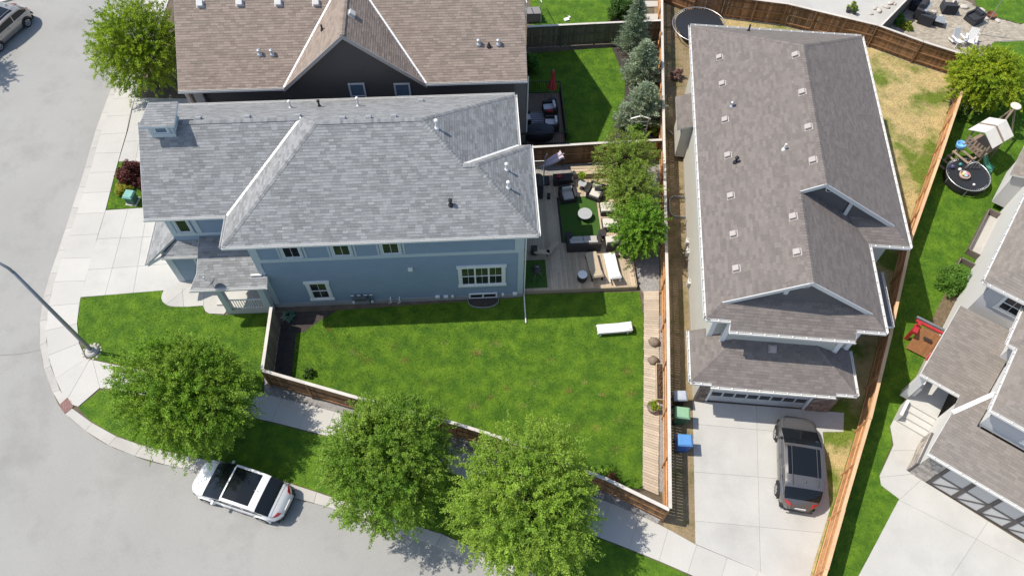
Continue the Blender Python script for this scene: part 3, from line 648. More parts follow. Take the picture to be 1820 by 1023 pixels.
H.cap((u2, g2v, z2), (u2, g1v, z2)); H.cap((um, g1v, zr), (um, N-hf, zr)); H.cap((W_, N, z0), (um, N-hf, zr)); H.cap((E_, N, z0), (um, N-hf, zr)); H.cap((W_, S2, z0), (W_+s4*.6, S2+s4*.6, zz(s4*.6)))
# gables above the skirts, shade put into their wall colour
def tri_wall(pts, v, name='gable'):
    n = len(pts); vs = [(u, v, z) for u, z in pts] + [(u, v+.12, z) for u, z in pts]
    o = MB().add(vs, [tuple(range(n)), tuple(range(n, 2*n))[::-1]] + [(i, n+i, n+(i+1) % n, (i+1) % n) for i in range(n)]).build(name, m_dkg, H.o); return o
tri_wall([(u2+.05, z2-.1), (E2-sk, zz(sk)-.05), (E_-sk-.1, zz(sk)-.05), (um, zr-.1)], v3-.08)
tri_wall([(W_+s4-.1, zz(s4)-.05), (E2-s4+.1, zz(s4)-.05), (u2, z2-.1)], v4-.08)
for (a, b) in (((u2, g1v, z2), (um, g1v, zr)), ((um, g1v, zr), (E_-(g1v-S1), g1v, zz(g1v-S1))), ((W_+g2v-S2, g2v, zz(g2v-S2)), (u2, g2v, z2)), ((u2, g2v, z2), (E2-(g2v-S2), g2v, zz(g2v-S2)))):
    H.board(a, b, .24, .04, 'rake_board', m_trimR, -.03)
for u, v, zt in ((um+.35, v3-.12, zr-.55), (u2-.1, v4-.12, z2-.55)):
    MB().tube([(u, v, zt), (u, v-.06, zt)], .17, 18).build('gable_vent', m_trimR, H.o); MB().tube([(u, v-.05, zt), (u, v-.075, zt)], .12, 16).build('vent_louvre', m_black, H.o)
for u, v, za, zb in ((um+1.7, v3-.12, 6.8, 7.9), (u2-.75, v4-.12, 7.2, 8.05)): MB().box2((u-.09, v-.04, za), (u+.09, v, zb)).build('king_board', m_trimR, H.o)
for a, b in (((W_, N), (W_, S2)), ((E_, S1), (E_, N)), ((E2, S2), (E2, S1)), ((E2, S1), (E_, S1)), ((W_, S2), (.5, S2)), ((6.1, S2), (E2, S2)), ((E_, N), (W_, N))):
    H.board((*a, z0), (*b, z0), .2); H.gutter((*a, z0), (*b, z0))
zb_ = zz(S3-S2); H.board((.5, S3, zb_), (6.1, S3, zb_), .2); H.gutter((.5, S3, zb_), (6.1, S3, zb_)); H.board((.5, S2, z0), (.5, S3, zb_), .2); H.board((6.1, S3, zb_), (6.1, S2, z0), .2)
# walls
H.wall((0, 20.7), (0, 1.9), .3, 5.9, m_sage); H.wall((0, 1.9), (.6, 1.9), 2.6, 5.9, m_sage); H.wall((.6, 1.5), (6.0, 1.5), 2.8, 5.75, m_sage); H.wall((6.0, 1.9), (6.8, 1.9), 2.6, 5.9, m_sage); H.wall((6.8, 1.9), (6.8, 6.8), 0, 5.9, m_sage); H.wall((6.8, 6.8), (8.75, 6.8), 0, 5.9, m_sage); H.wall((8.75, 6.8), (8.75, 20.7), .3, 5.9, m_sage); H.wall((8.75, 20.7), (0, 20.7), .3, 5.9, m_sage)
H.wall((.6, 1.9), (.6, 1.5), 2.8, 5.75, m_sage); H.wall((6.0, 1.5), (6.0, 1.9), 2.8, 5.75, m_sage)
fd = MB(); fd.box2((-.03, 1.9, -.1), (.12, 20.7, .3)); fd.build('foundation', m_found, H.o)
for u in (.62, 5.98): band((u-.12, 1.5), (u+.12, 1.5), 2.9, 5.7, .04, m=m_white, H=H)
for u in (.1, 6.7): band((u-.12, 1.9), (u+.12, 1.9), 2.8, 5.85, .04, m=m_white, H=H)
H.wall((0, 1.9), (0, .1), 0, 3.05, m_sage); H.wall((0, .1), (6.75, .1), 2.1, 3.05, m_sage); H.wall((6.75, .1), (6.75, 1.9), 0, 3.05, m_sage)
m_brickd = mat('stone_veneer', (.21, .16, .13), .9, .3, 3., fine=.25, fscale=18, attr=.3)
def veneer(a, b, z0_, z1_, v, Hs, m, nrow=8):
    pier = MB().box2((a, v, z0_), (b, v+.12, z1_)).build('stone_pier', m_dkg, Hs.o)
    hh = (z1_-z0_)/nrow
    for r in range(nrow):
        x = a - (.15 if r % 2 else 0)
        while x < b-.02:
            wd = random.uniform(.22, .4); x0, x1 = max(x, a), min(x+wd, b)
            if x1-x0 > .03: MB().box2((x0+.006, v-random.uniform(.03, .05), z0_+r*hh+.006), (x1-.006, v+.01, z0_+(r+1)*hh-.006)).build('stone', m, pier)
            x += wd
veneer(0.02, .55, 0, 2.1, .02, H, m_brickd); veneer(5.6, 6.75, 0, 2.1, .02, H, m_brickd)
band((.55, .1), (.68, .1), 0, 2.2, .06, 'door_jamb', m_white, H); band((5.47, .1), (5.6, .1), 0, 2.2, .06, 'door_jamb', m_white, H); band((.55, .1), (5.6, .1), 2.2, 2.34, .065, 'door_head', m_white, H)
m_gd = mat('garage_door_grey', (.46, .47, .47), .55, .03)
gd = MB().box2((.68, .11, 0), (5.47, .16, 2.2)).build('garage_door', m_gd, H.o)
for r in range(4):
    for c in range(8):
        x0 = .70+c*.596; zb0 = .02+r*.545
        if r != 1: MB().box2((x0+.05, .095, zb0+.05), (x0+.545, .112, zb0+.49)).build('door_panel', m_gd, gd)
        else: MB().box2((x0+.05, .10, zb0+.06), (x0+.545, .112, zb0+.46)).build('door_pane', m_glass, gd); 
# garage roof
gz_, gt_ = 3.1, 3.1+.5*2.33
ga = H.plane([(-.76, -.45, gz_), (.2, -.45, gz_), (.2, -.57, gz_-.06), (6.0, -.57, gz_-.06), (6.0, -.45, gz_), (6.95, -.45, gz_), (4.62, 1.88, gt_), (1.57, 1.88, gt_)], .12)
H.plane([(-.76, -.45, gz_), (1.57, 1.88, gt_), (-.02, 1.95, gz_+.37), (-.02, 2.3, gz_+.37), (-.76, 2.3, gz_)], .12)
H.plane([(6.95, -.45, gz_), (6.95, 1.9, gz_), (6.75, 1.9, gz_+.1), (4.62, 1.88, gt_)], .12)
H.cap((-.76, -.45, gz_), (1.5, 1.81, gt_-.035)); H.cap((6.95, -.45, gz_), (4.7, 1.8, gt_-.04))
for a, b in (((-.76, 2.3, gz_), (-.76, -.45, gz_)), ((-.76, -.45, gz_), (.2, -.45, gz_)), ((.2, -.57, gz_-.06), (6.0, -.57, gz_-.06)), ((6.0, -.45, gz_), (6.95, -.45, gz_)), ((6.95, -.45, gz_), (6.95, 1.9, gz_))): H.board(a, b, .18); H.gutter(a, b)
# side lean-to roof on the east
H.plane([(6.85, 3.5, 3.6), (9.3, 3.5, 3.0), (9.3, 6.75, 3.0), (6.85, 6.75, 3.6)], .12); H.board((9.3, 3.5, 3.0), (9.3, 6.75, 3.0), .16); H.gutter((9.3, 3.5, 3.0), (9.3, 6.75, 3.0)); H.board((6.85, 3.5, 3.6), (9.3, 3.5, 3.0), .16); H.wall((8.6, 4.0), (8.6, 6.75), 0, 3.05, m_sage); H.wall((6.85, 4.0), (8.6, 4.0), 0, 3.05, m_sage)
for x, y in ((1279, 103), (1284, 150), (1289, 214), (1294, 277), (1299, 349), (1304, 417), (1309, 478), (1414, 99), (1426, 165), (1437, 227), (1445, 286)): H.boxvent(x, y, pW, m_ventR, .3, .13)
for x, y in ((1410, 386), (1417, 449)): H.boxvent(x, y, pW, m_ventR, .3, .13)
H.boxvent(1373, 620, ga, m_ventR, .3, .13)
H.pipe(1300, 190, pW, m_metal, .3, .06); H.pipe(1307, 289, pW, m_black, .35, .06); H.pipe(1393, 266, pW, m_white, .4, .05, False); H.pipe(1330, 56, pN_, m_black, .45, .05, False)
# meters, vents and the window well on the west wall
for px, py in ((1221, 455), (1222, 432), (1221, 515)):
    q = RF.Lu(px, py, -.05); mb = MB(); mb.box((-.1, q[1], max(.5, q[2])), (.16, .3, .4)); mb.tube([(-.12, q[1]+.25, .1), (-.12, q[1]+.25, .7), (-.12, q[1], .8)], .025, 6); mb.build('utility_meter', mat('meter_box', (.55, .55, .53), .5, .1), H.o)
ww_ = MB(); q = RF.L(1207, 370)
pts = [(-.03, q[1]+.75), (-.75, q[1]+.75), (-.95, q[1]+.5), (-.95, q[1]-.5), (-.75, q[1]-.75), (-.03, q[1]-.75)]
for a, b in zip(pts, pts[1:]): ww_.box(((a[0]+b[0])/2, (a[1]+b[1])/2, .08), (math.dist(a, b)+.03, .04, .26), math.atan2(b[1]-a[1], b[0]-a[0]))
ww_.build('window_well', mat('galvanised_dull', (.40, .42, .43)), H.o)
H.downspout([(-.1, 17.6, 5.9), (-.06, 17.6, 5.5), (-.06, 17.6, .3), (-.35, 17.9, .12), (-.8, 18.5, .08)])
# bay at the far end of the west wall
H.plane([(-.95, 15.9, 2.9), (0, 15.9, 3.3), (0, 18.6, 3.3), (-.95, 18.6, 2.9)], .1); H.wall((-.6, 18.4), (-.6, 16.1), 0.4, 2.9, m_sage); H.wall((-.6, 16.1), (0, 16.1), .4, 2.9, m_sage)
H.finish()

# ================================================================ brown house
m_brown = mat('siding_brown', (.098, .085, .077), .8, .04, 1.2); m_trimA = mat('trim_taupe', (.34, .31, .285), .6, .03)
AF = Frame(G(317, 162, 6.2), 3.56)
A = House('brown_house', 'dark brown house with tan shingle roof and street-side gable behind the blue house', AF, m_shA)
L_ = 19.05; p = .66; D = 11.0; zr = 6.2+p*D/2
c0 = AF.L(505, 155, 6.2)[0]; c1 = AF.L(757, 148, 6.2)[0]; cm = (c0+c1)/2; gh = (c1-c0)/2; gz = 6.2+p*gh*1.0
# gable pitch from its apex pixel
qa = AF.Lu(607, 62, cm); gv = .0; gz = AF.Lv(607, 62, -.05)[2]; cm = AF.Lv(607, 62, -.05)[0]; gp = (gz-6.2)/gh
vd = (gz-6.2)/p
pA = A.plane([(0, 0, 6.2), (c0, 0, 6.2), (cm, vd, gz), (c1, 0, 6.2), (L_, 0, 6.2), (L_, D/2, zr), (0, D/2, zr)])
A.plane([(0, D, 6.2), (0, D/2, zr), (L_, D/2, zr), (L_, D, 6.2)])
gl = A.plane([(c0, 0, 6.2), (cm, -.05, gz), (cm, vd, gz)]); gr = A.plane([(c1, 0, 6.2), (cm, vd, gz), (cm, -.05, gz)])
A.cap((cm, -.05, gz), (cm, vd, gz)); A.cap((0, D/2, zr), (L_, D/2, zr)); A.valley((c0, 0, 6.2), (cm, vd, gz)); A.valley((c1, 0, 6.2), (cm, vd, gz))
A.board((c0-.05, -.06, 6.2), (cm, -.06, gz), .26, .05, 'rake_board', m_trimA); A.board((cm, -.06, gz), (c1+.05, -.06, 6.2), .26, .05, 'rake_board', m_trimA)
for a, b in (((0, 0), (c0, 0)), ((c1, 0), (L_, 0)), ((L_, D), (0, D))): A.board((*a, 6.2), (*b, 6.2), .18, m=m_trimA); A.gutter((*a, 6.2), (*b, 6.2))
for u in (0, L_): A.board((u, 0, 6.2), (u, D/2, zr), .2, m=m_trimA); A.board((u, D/2, zr), (u, D, 6.2), .2, m=m_trimA)
wl = 18.35
A.wall((.9, .45), (wl, .45), 0, 6.1, m_brown, gable=[(wl-.9, 6.1), (c1-.9-.1, 6.1), (cm-.9, gz-.25), (c0-.9+.1, 6.1), (0, 6.1)]); A.wall((wl, .45), (wl, D-.5), 0, 6.1, m_brown, gable=[(D-.95, 6.1), (D/2-.45, zr-.3), (0, 6.1)]); A.wall((.9, D-.5), (.9, .45), 0, 6.1, m_brown, gable=[(D-.95, 6.1), (D/2-.45, zr-.3), (0, 6.1)]); A.wall((wl, D-.5), (.9, D-.5), 0, 6.1, m_brown)
for px in (633, 714):
    q = AF.Lv(px, 149, .45); A.window((q[0]-.40, .45), (q[0]+.40, .45), q[2]-1.6, q[2], trim=.05, m_tr=m_white, split=.45, sill=False, head=False, m_g=mat('blind_glass', (.13, .19, .25), .1, .05, spec=.6))
# east bump with the balcony post and a white patio side
A.wall((wl, .6), (wl+.75, .6), 0, 5.8, mat('siding_grey', (.19, .18, .17), .8, .04)); A.wall((wl+.75, .6), (wl+.75, 4.0), 0, 5.8, MATS['siding_grey']); A.downspout([(wl+.8, .52, 6.0), (wl+.8, .52, 1.6)], .08)
MB().box2((.6, .2, 0), (1.1, .62, 6.0)).build('corner_board', m_trimA, A.o); MB().box2((.1, .3, 0), (.3, .5, 6.0)).build('corner_board', mat('stucco_pink', (.5, .41, .36), .8), A.o)
for x, y in ((356, 7), (426, 5), (495, 5), (562, 5)): A.boxvent(x, y, pA, m_ventA, .34, .16)
A.boxvent(624, 26, gr, m_ventA, .34, .16)
for x, y in ((462, 97), (484, 97), (851, 79), (886, 79)): A.pipe(x, y, pA, m_metal, .28, .07)
A.pipe(573, 54, gl, m_black, .35, .05, False); A.pipe(869, 83, pA, m_black, .25, .06, False)
A.finish()

# ================================================================ pale house at the right edge
m_paleE = mat('siding_pale', (.66, .655, .64), .7, .02, 1.2); m_greyE = mat('siding_pale_grey', (.50, .50, .50), .7, .02, 1.2)
Hs = House('pale_house', 'pale grey house with greige roofs and dark braced garage door at the right edge', EF, m_shE)
g_ = Hs.plane([(-1.1, -.3, 2.8), (8, -.3, 2.8), (8, 1.75, 3.56), (.02, 1.75, 3.56), (.02, 3.3, 4.13), (-1.1, 1.7, 3.54)], .12)
Hs.plane([(-2.85, 3.2, 3.0), (-.95, 3.2, 3.0), (.02, 3.2, 3.0), (.02, 7.1, 4.1), (-2.85, 7.1, 4.1)], .12)
Hs.plane([(-.97, 3.18, 3.05), (-1.1, 1.74, 3.52), (.02, 3.34, 4.12)], .1)
Hs.valley((-1.1, 1.75, 3.52), (.0, 3.4, 4.13), .2)
pu = Hs.plane([(-2.75, 7.55, 5.8), (6, 7.55, 5.8), (6, 14, 9.4), (3.5, 13.8, 9.3)], .14); Hs.plane([(-2.75, 7.55, 5.8), (3.5, 13.8, 9.3), (3.5, 24, 9.3), (-2.75, 24, 5.8)], .14); Hs.cap((-2.75, 7.55, 5.8), (3.5, 13.8, 9.3))
Hs.plane([(-.62, 5.4, 5.2), (6, 5.4, 5.2), (6, 8.6, 6.8), (2.6, 8.6, 6.8)], .12); Hs.plane([(-.62, 5.4, 5.2), (2.6, 8.6, 6.8), (-.62, 8.6, 5.2)], .12)
Hs.plane([(-.2, 1.7, 5.2), (6, 1.7, 5.2), (6, 4.3, 6.5), (2.4, 4.3, 6.5)], .12); Hs.plane([(-.2, 1.7, 5.2), (2.4, 4.3, 6.5), (-.2, 5.6, 5.2)], .12)
for a, b in (((-1.1, -.3, 2.8), (8, -.3, 2.8)), ((-2.85, 3.2, 3.0), (-.95, 3.2, 3.0)), ((-2.85, 7.1, 4.1), (-2.85, 3.2, 3.0)), ((-2.75, 24, 5.8), (-2.75, 7.55, 5.8)), ((-2.75, 7.55, 5.8), (6, 7.55, 5.8)), ((-.62, 8.6, 5.2), (-.62, 5.4, 5.2)), ((-.62, 5.4, 5.2), (6, 5.4, 5.2)), ((-.2, 5.4, 5.2), (-.2, 1.7, 5.2)), ((-.2, 1.7, 5.2), (6, 1.7, 5.2))):
    Hs.board(a, b, .18); 
    if abs(a[2]-b[2]) < .01: Hs.gutter(a, b)
Hs.board((-1.1, 1.7, 3.54), (-1.1, -.3, 2.8), .18);
Hs.wall((-.8, .0), (-.8, -.0001+0), 0, 1, m_paleE, exposure=0) if False else None
Hs.wall((-.8, 3.2), (-.8, 0), 0, 2.75, m_paleE); Hs.wall((-.8, 0), (8, 0), 2.2, 2.75, m_greyE); Hs.wall((-.8, 3.0), (-.8, 1.8), 2.75, 2.95, m_paleE, exposure=0)
Hs.wall((.12, 5.5), (.12, 2.0), 3.0, 5.15, m_paleE); Hs.wall((.12, 2.0), (6, 2.0), 3.4, 5.15, m_greyE); Hs.wall((-.3, 8.0), (-.3, 5.75), 3.4, 5.15, m_paleE); Hs.wall((-.3, 5.75), (.12, 5.75), 3.4, 5.15, m_greyE)
Hs.wall((-2.3, 24), (-2.3, 7.9), 0, 5.7, m_paleE); Hs.wall((-2.3, 7.9), (6, 7.9), 0, 5.7, m_greyE)
a = EF.Lv(1768, 548, 7.9); Hs.window((a[0], 7.9), (a[0]+.95, 7.9), 4.35, 5.35, trim=.1, grid=2, split=.5)
a = EF.Lv(1800, 790, 2.0); Hs.window((a[0]+.15, 2.0), (a[0]+1.3, 2.0), 3.95, 4.85, trim=.1, grid=2, split=.5)
# porch: floor, steps, posts, door
pf = MB().box2((-2.4, 3.1, -.02), (-.82, 7.8, .5)).build('porch_floor', m_porch, Hs.o)
for k in range(3): MB().box2((-2.4, 3.1-.33*(k+1), -.02), (-.82, 3.1-.33*k, .38-.125*k)).build('step', m_porch, Hs.o)
MB().box2((-2.45, 2.1, 0), (-2.3, 3.1, .75)).build('stair_wall', m_paleE, Hs.o)
for x in (-2.6,): MB().box((x, 3.45, 1.7), (.36, .36, 2.45)).build('porch_post', m_white, Hs.o)
Hs.wall((-2.3, 6.2), (-2.3, 3.6), .0, 1.4, m_paleE); MB().box((-1.55, 7.82, 1.55), (.95, .06, 2.1)).build('front_door', mat('door_dark', (.08, .09, .10)), Hs.o)
# stone veneer beside the garage, braced carriage door
m_st = mat('ledge_stone', (.40, .36, .32), .9, .15, 5., objvar=.25, fine=.2, fscale=20)
veneer(-.8, .0, 0, 2.2, -.02, Hs, m_st, 9)
side = MB().box2((-.92, -.02, 0), (-.8, 1.9, 1.1)).build('stone_base', m_dkg, Hs.o)
for r in range(5):
    y = -.1
    while y < 1.85:
        wd = random.uniform(.25, .5); MB().box2((-.92-random.uniform(.02, .05), max(y, -.02)+.006, r*.22+.006), (-.915, min(y+wd, 1.9)-.006, r*.22+.214)).build('stone', m_st, side); y += wd
m_dkt = mat('door_trim_brown', (.085, .075, .072), .6, .04); m_dpan = mat('door_panel_grey', (.52, .51, .49), .6, .03)
gd = MB().box2((.0, -.0, 0), (7.5, .1, 2.2)).build('garage_door', m_dpan, Hs.o)
def brace(a, b, w_, off=.025):
    a, b = np.array(a), np.array(b); d = b-a; L = np.hypot(*d); d = d/L; n = np.array([-d[1], d[0]])*w_/2
    vs = []
    for y in (-off, .002):
        for q in (a-n, b-n, b+n, a+n): vs.append((q[0], y, q[1]))
    MB().add(vs, [(0, 1, 2, 3), (7, 6, 5, 4), (0, 4, 5, 1), (1, 5, 6, 2), (2, 6, 7, 3), (3, 7, 4, 0)]).build('door_brace', m_dkt, gd)
for k in range(7):
    x = .1+k*1.2; brace((x, .0), (x, 2.2), .2 if k % 2 == 0 else .2, .03)
    if k < 6: brace((x+.1, .12), (x+1.1, 1.05), .09, .024); brace((x+.1, 1.12), (x+1.1, 1.12), .1, .022); brace((x+.1, .06), (x+1.1, .06), .10, .022)
for k in range(3): Hs.pipe(1800+0*k, 560, pu, m_white, .2) if False else None
# chimney chase and box bay on the white side wall
Hs.plane([(-3.3, 18.3, 3.0), (-2.25, 18.3, 3.35), (-2.25, 21.5, 3.35), (-3.3, 21.5, 3.0)], .12); Hs.wall((-3.05, 21.3), (-3.05, 18.5), .5, 2.95, m_paleE); Hs.wall((-3.05, 18.5), (-2.3, 18.5), .5, 2.95, m_greyE)
wl2 = MB(); 
for (x0, y0, x1, y1) in ((-3.0, 14.3, -2.94, 18.0), (-3.0, 14.3, -2.3, 14.36), (-3.0, 17.94, -2.3, 18.0)): wl2.box2((x0, y0, -.1), (x1, y1, .45))
wl2.build('light_well', mat('well_brown', (.16, .13, .115), .7, .1), Hs.o); MB().box2((-2.93, 14.37, -.02), (-2.3, 17.9, .05)).build('well_floor', m_kerb, Hs.o)
wl3 = MB()
for (x0, y0, x1, y1) in ((-3.15, 12.3, -3.09, 13.6), (-3.15, 12.3, -2.3, 12.36), (-3.15, 13.54, -2.3, 13.6)): wl3.box2((x0, y0, -.1), (x1, y1, .4))
wl3.build('light_well', MATS['well_brown'], Hs.o)
Hs.finish()
# ---------------------------------------------------------------- fences: every picket, post, rail and cap is a piece of its own
m_fw = mat('fence_weathered', (.20, .155, .11), .9, .15, 1.5, fine=.15, fscale=12, objvar=.28)
m_fg = mat('fence_grey_green', (.155, .135, .085), .9, .15, 1.5, fine=.15, fscale=12, objvar=.25)
m_fb = mat('fence_brown', (.235, .125, .058), .85, .2, 1.5, fine=.15, fscale=12, objvar=.38)
m_fc = mat('fence_cedar', (.52, .275, .125), .8, .12, 1.5, fine=.12, fscale=12, objvar=.22)
m_fd = mat('fence_dark', (.115, .105, .095), .9, .15, 1.5, objvar=.25)
m_capw = mat('fence_cap_pale', (.56, .52, .465), .8, .08, 2., fine=.08, fscale=15, objvar=.06, stain=.12)
m_capc = mat('fence_cap_cedar', (.62, .40, .225), .8, .08, 2., fine=.1, fscale=15, objvar=.1)
PK = {}
def fence(name, label, pts, m, m_cap, side=1, h=1.75, pitch=.15, gap=.002, post_step=2.4, rails=(.35, 1.0, 1.6), step_h=None, capw=.16, cap=True):
    """pts: plan polyline; side=+1 pickets on the left of the run, posts and rails on the right"""
    root = thing(name, label, 'fence', (*pts[0], 0)); o = np.array(pts[0])
    for si, (a, b) in enumerate(zip(pts, pts[1:])):
        a, b = np.array(a), np.array(b); L = np.linalg.norm(b-a); d = (b-a)/L; n = np.array([-d[1], d[0]])*side; rz = math.atan2(d[1], d[0])
        dh = step_h(si) if step_h else 0; hh = h+dh
        me = PK.get((m.name, round(hh, 2), gap))
        if me is None:
            me = meshdata(MB().box((0, 0, hh/2), (pitch-gap, .018, hh)), 'picket', m); PK[(m.name, round(hh, 2), gap)] = me
        k = int(L/pitch)
        for i in range(k):
            q = a + d*((i+.5)*L/k) + n*.03 - o
            inst('picket', me, root, (q[0]+random.uniform(-.003, .003), q[1], .03+random.uniform(0, .01)), rz+random.uniform(-.02, .02), (L/k/pitch*random.uniform(.99 if gap < .01 else .94, 1.0), 1, 1))
        np_ = max(1, round(L/post_step))
        for i in range(np_+1):
            if i == np_ and si < len(pts)-2: continue
            q = a + d*(L*i/np_) - n*.03 - o; MB().box((0, 0, hh/2), (.09, .09, hh)).build('post', m, root, loc=(q[0], q[1], 0)).rotation_euler = (0, 0, rz)
        for z in rails:
            for i in range(np_):
                q = a + d*(L*(i+.5)/np_) - n*.012 - o
                MB().box((0, 0, 0), (L/np_-.1, .04, .085)).build('rail', m, root, loc=(q[0], q[1], z)).rotation_euler = (0, 0, rz)
        if cap:
            for i in range(np_):
                q = a + d*(L*(i+.5)/np_) - o
                MB().box((0, 0, 0), (L/np_+(.02 if i == np_-1 else -.004), capw, .04)).build('cap_board', m_cap, root, loc=(q[0], q[1], hh+.05+.002*(i % 2))).rotation_euler = (0, 0, rz)
    return root
def FP(px, z=1.78): return [tuple(G(x, y, z)[:2]) for x, y in px]
fence('lot_fence', 'long weathered fence with pale cap running between the boardwalk and the taupe house', FP([(1191, 903), (1187, 560), (1180, 250), (1177, 60), (1176, -40)]), m_fc, m_capw, side=-1, pitch=.146, gap=.016)
fence('yard_fence', 'brown fence with pale cap behind the patio deck of the blue house', FP([(946, 262), (1060, 255), (1176, 249)]), m_fb, m_capw, side=1)
fence('yard_fence', 'grey green fence with pale cap across the brown house lawn by the spruces', FP([(938, 48), (1060, 42), (1175, 37)]), m_fg, m_capw, side=1)
fence('gate_fence', 'short weathered fence and gate between the blue house and the street fence', FP([(482, 546), (466, 657)]), m_fw, m_capw, side=1, post_step=1.3, rails=(.35, 1.55))
fence('street_fence', 'weathered fence with pale cap curving along the street side of the back lawn', FP([(466, 658), (622, 703), (808, 752), (895, 779), (1080, 852), (1189, 905)]), m_fb, m_capw, side=1, rails=(.3, .95, 1.55))
fence('rear_fence', 'reddish brown fence with pale cap behind the taupe house yard', F5P, m_fb, m_capw, side=1, rails=(.3, .95, 1.5))
fence('cedar_fence', 'orange cedar fence stepping down between the taupe house and the green lawn', F6P, m_fc, m_capc, side=1, rails=(.3, 1.0, 1.5), step_h=lambda i: (.1, .05, 0, .06, 0, .06, 0)[i], gap=.002)
fence('patio_fence', 'dark fence between the stone patio and the concrete pad at the top right', FP([(1566, 46), (1640, -30)]), m_fd, m_capw, side=-1, capw=.12)

# ---------------------------------------------------------------- decks and boardwalk
m_dk = mat('deck_board', (.46, .365, .255), .85, .1, 1.2, fine=.12, fscale=14, objvar=.16)
m_dk2 = mat('deck_frame', (.36, .285, .195), .85, .12, 1.2)
m_bw = mat('boardwalk_plank', (.46, .385, .295), .85, .1, 1.2, fine=.12, fscale=14, objvar=.14)
deck = setting('deck', tuple(BF.o)); deck.rotation_euler = (0, 0, BF.yaw)
TU0, TU1, TV0, TV1 = 2.56, 4.78, 3.26, 6.55
x = .1; DR, DN = 6.32, 8.35
while x < DR-.05:
    w_ = .138
    for (v0, v1) in (((.16, DN),) if (x+w_ < TU0 or x > TU1) else ((.16, TV0-.01), (TV1+.01, DN))):
        cuts = [v0] + sorted(random.uniform(v0+1, v1-1) for _ in range(1 if v1-v0 > 4 else 0)) + [v1]
        for c0_, c1_ in zip(cuts, cuts[1:]): MB().box2((x, c0_+.002, .27), (x+w_-.007, c1_-.002, .302+random.uniform(0, .002))).build('deck_board', m_dk, deck)
    x += w_
fr_ = MB(); fr_.box2((.08, .1, 0), (6.36, .158, .30)); fr_.build('rim_board', m_dk2, deck); MB().box2((6.33, .16, 0), (6.38, DN, .30)).build('rim_board', m_dk2, deck); MB().box2((.1, .16, 0), (6.3, DN, .255)).build('deck_base', m_mulch, deck)
m_turf = mat('artificial_turf', (.05, .12, .016), .95, .1, 6., fine=.15, fscale=40, bump=.6, bscale=120)
def turf(label, u0, u1, v0, v1):
    t_ = thing('turf_mat', label, 'turf', BF.W((u0+u1)/2, (v0+v1)/2, .262), BF.yaw); a, b = (u1-u0)/2, (v1-v0)/2
    MB().box((0, 0, .02), (2*a, 2*b, .05)).build('backing', m_turf, t_)
    n = int(4*a*b*1500); X = rng.uniform(-a, a, n); Y = rng.uniform(-b, b, n); an = rng.uniform(0, 6.28, n)
    V = np.zeros((n, 3, 3)); V[:, 0] = np.stack([X-.006*np.cos(an), Y-.006*np.sin(an), np.full(n, .043)], 1); V[:, 1] = np.stack([X+.006*np.cos(an), Y+.006*np.sin(an), np.full(n, .043)], 1); V[:, 2] = np.stack([X+rng.uniform(-.012, .012, n), Y+rng.uniform(-.012, .012, n), np.full(n, .07)], 1)
    npmesh('pile', V.reshape(-1, 3), np.arange(3*n).reshape(-1, 3), mat('turf_pile', (.075, .17, .02), .8, .1, 3., attr=.3, trans=.2), t_, 'stuff', rng.uniform(0, 1, n))
turf('square green turf mat in the middle of the patio seating', TU0+.01, TU1-.01, TV0+.01, TV1-.01)
o = turf('shaded dark green turf mat beside the blue house wall', .15, 1.42, .3, 2.12)
bpy.data.objects['turf_mat.001'].location.z = .305
bw = setting('boardwalk')
A_ = resample(GL([(1144, 518), (1144, 640), (1143, 760), (1142, 868)]), 83); B_ = resample(GL([(1171, 518), (1171, 640), (1171, 760), (1170, 880)]), 83)
for i in range(82):
    a0, a1, b0, b1 = [np.array(q) for q in (A_[i], A_[i+1], B_[i], B_[i+1])]; g = (a1-a0)/np.linalg.norm(a1-a0)*.006
    j = random.uniform(-.012, .012)
    MB().prism([tuple(a0+g+[j, 0]), tuple(a1-g+[j, 0]), tuple(b1-g+[j, 0]), tuple(b0+g+[j, 0])], .01, .055+random.uniform(0, .003)).build('plank', m_bw, bw)
MB().prism([A_[0], A_[-1], B_[-1], B_[0]], -.03, .012).build('plank_bed', m_mulch, bw)
# wooden planter bench at the deck's far edge
pb = thing('planter_bench', 'long low timber planter bench at the far edge of the patio deck', 'bench', BF.W(4.75, 8.25, .3), BF.yaw)
for y in (-.22, .0, .22): MB().box((0, y, .40), (2.6, .19, .035)).build('seat_slat', m_dk, pb)
for x in (-1.2, 0, 1.2): MB().box((x, 0, .19), (.09, .5, .38)).build('leg', m_dk2, pb)
MB().box((0, -.3, .2), (2.6, .03, .3)).build('front_board', m_dk2, pb)
# ---------------------------------------------------------------- trees and shrubs
m_bark = mat('bark', (.13, .10, .075), .95, .25, 6., bump=.6, bscale=40)
def leafmat(n, c, c2, sc=.7): return mat(n, c, .55, .12, 1.2, attr=.38, col2=c2, c2scale=sc, c2lo=.4, c2hi=.62, trans=.30, spec=.35)
L_ash = leafmat('leaf_bright', (.145, .275, .018), (.225, .345, .035)); L_ash2 = leafmat('leaf_mid', (.145, .265, .024), (.225, .335, .042)); L_lime = leafmat('leaf_lime', (.285, .38, .02), (.20, .31, .018)); L_yel = leafmat('leaf_yellow', (0.348, 0.415, 0.021), (0.189, 0.298, 0.016))
L_asp = leafmat('leaf_aspen', (.24, .325, .055), (.18, .27, .035)); L_dark = leafmat('leaf_dark', (0.048, 0.11, 0.017), (0.072, 0.143, 0.019)); L_pur = leafmat('leaf_burgundy', (0.12, 0.029, 0.027), (0.084, 0.026, 0.025)); L_mid = leafmat('leaf_green', (0.08, 0.196, 0.023), (0.116, 0.235, 0.029)); L_gold = leafmat('leaf_gold', (0.348, 0.329, 0.029), (0.189, 0.251, 0.023))
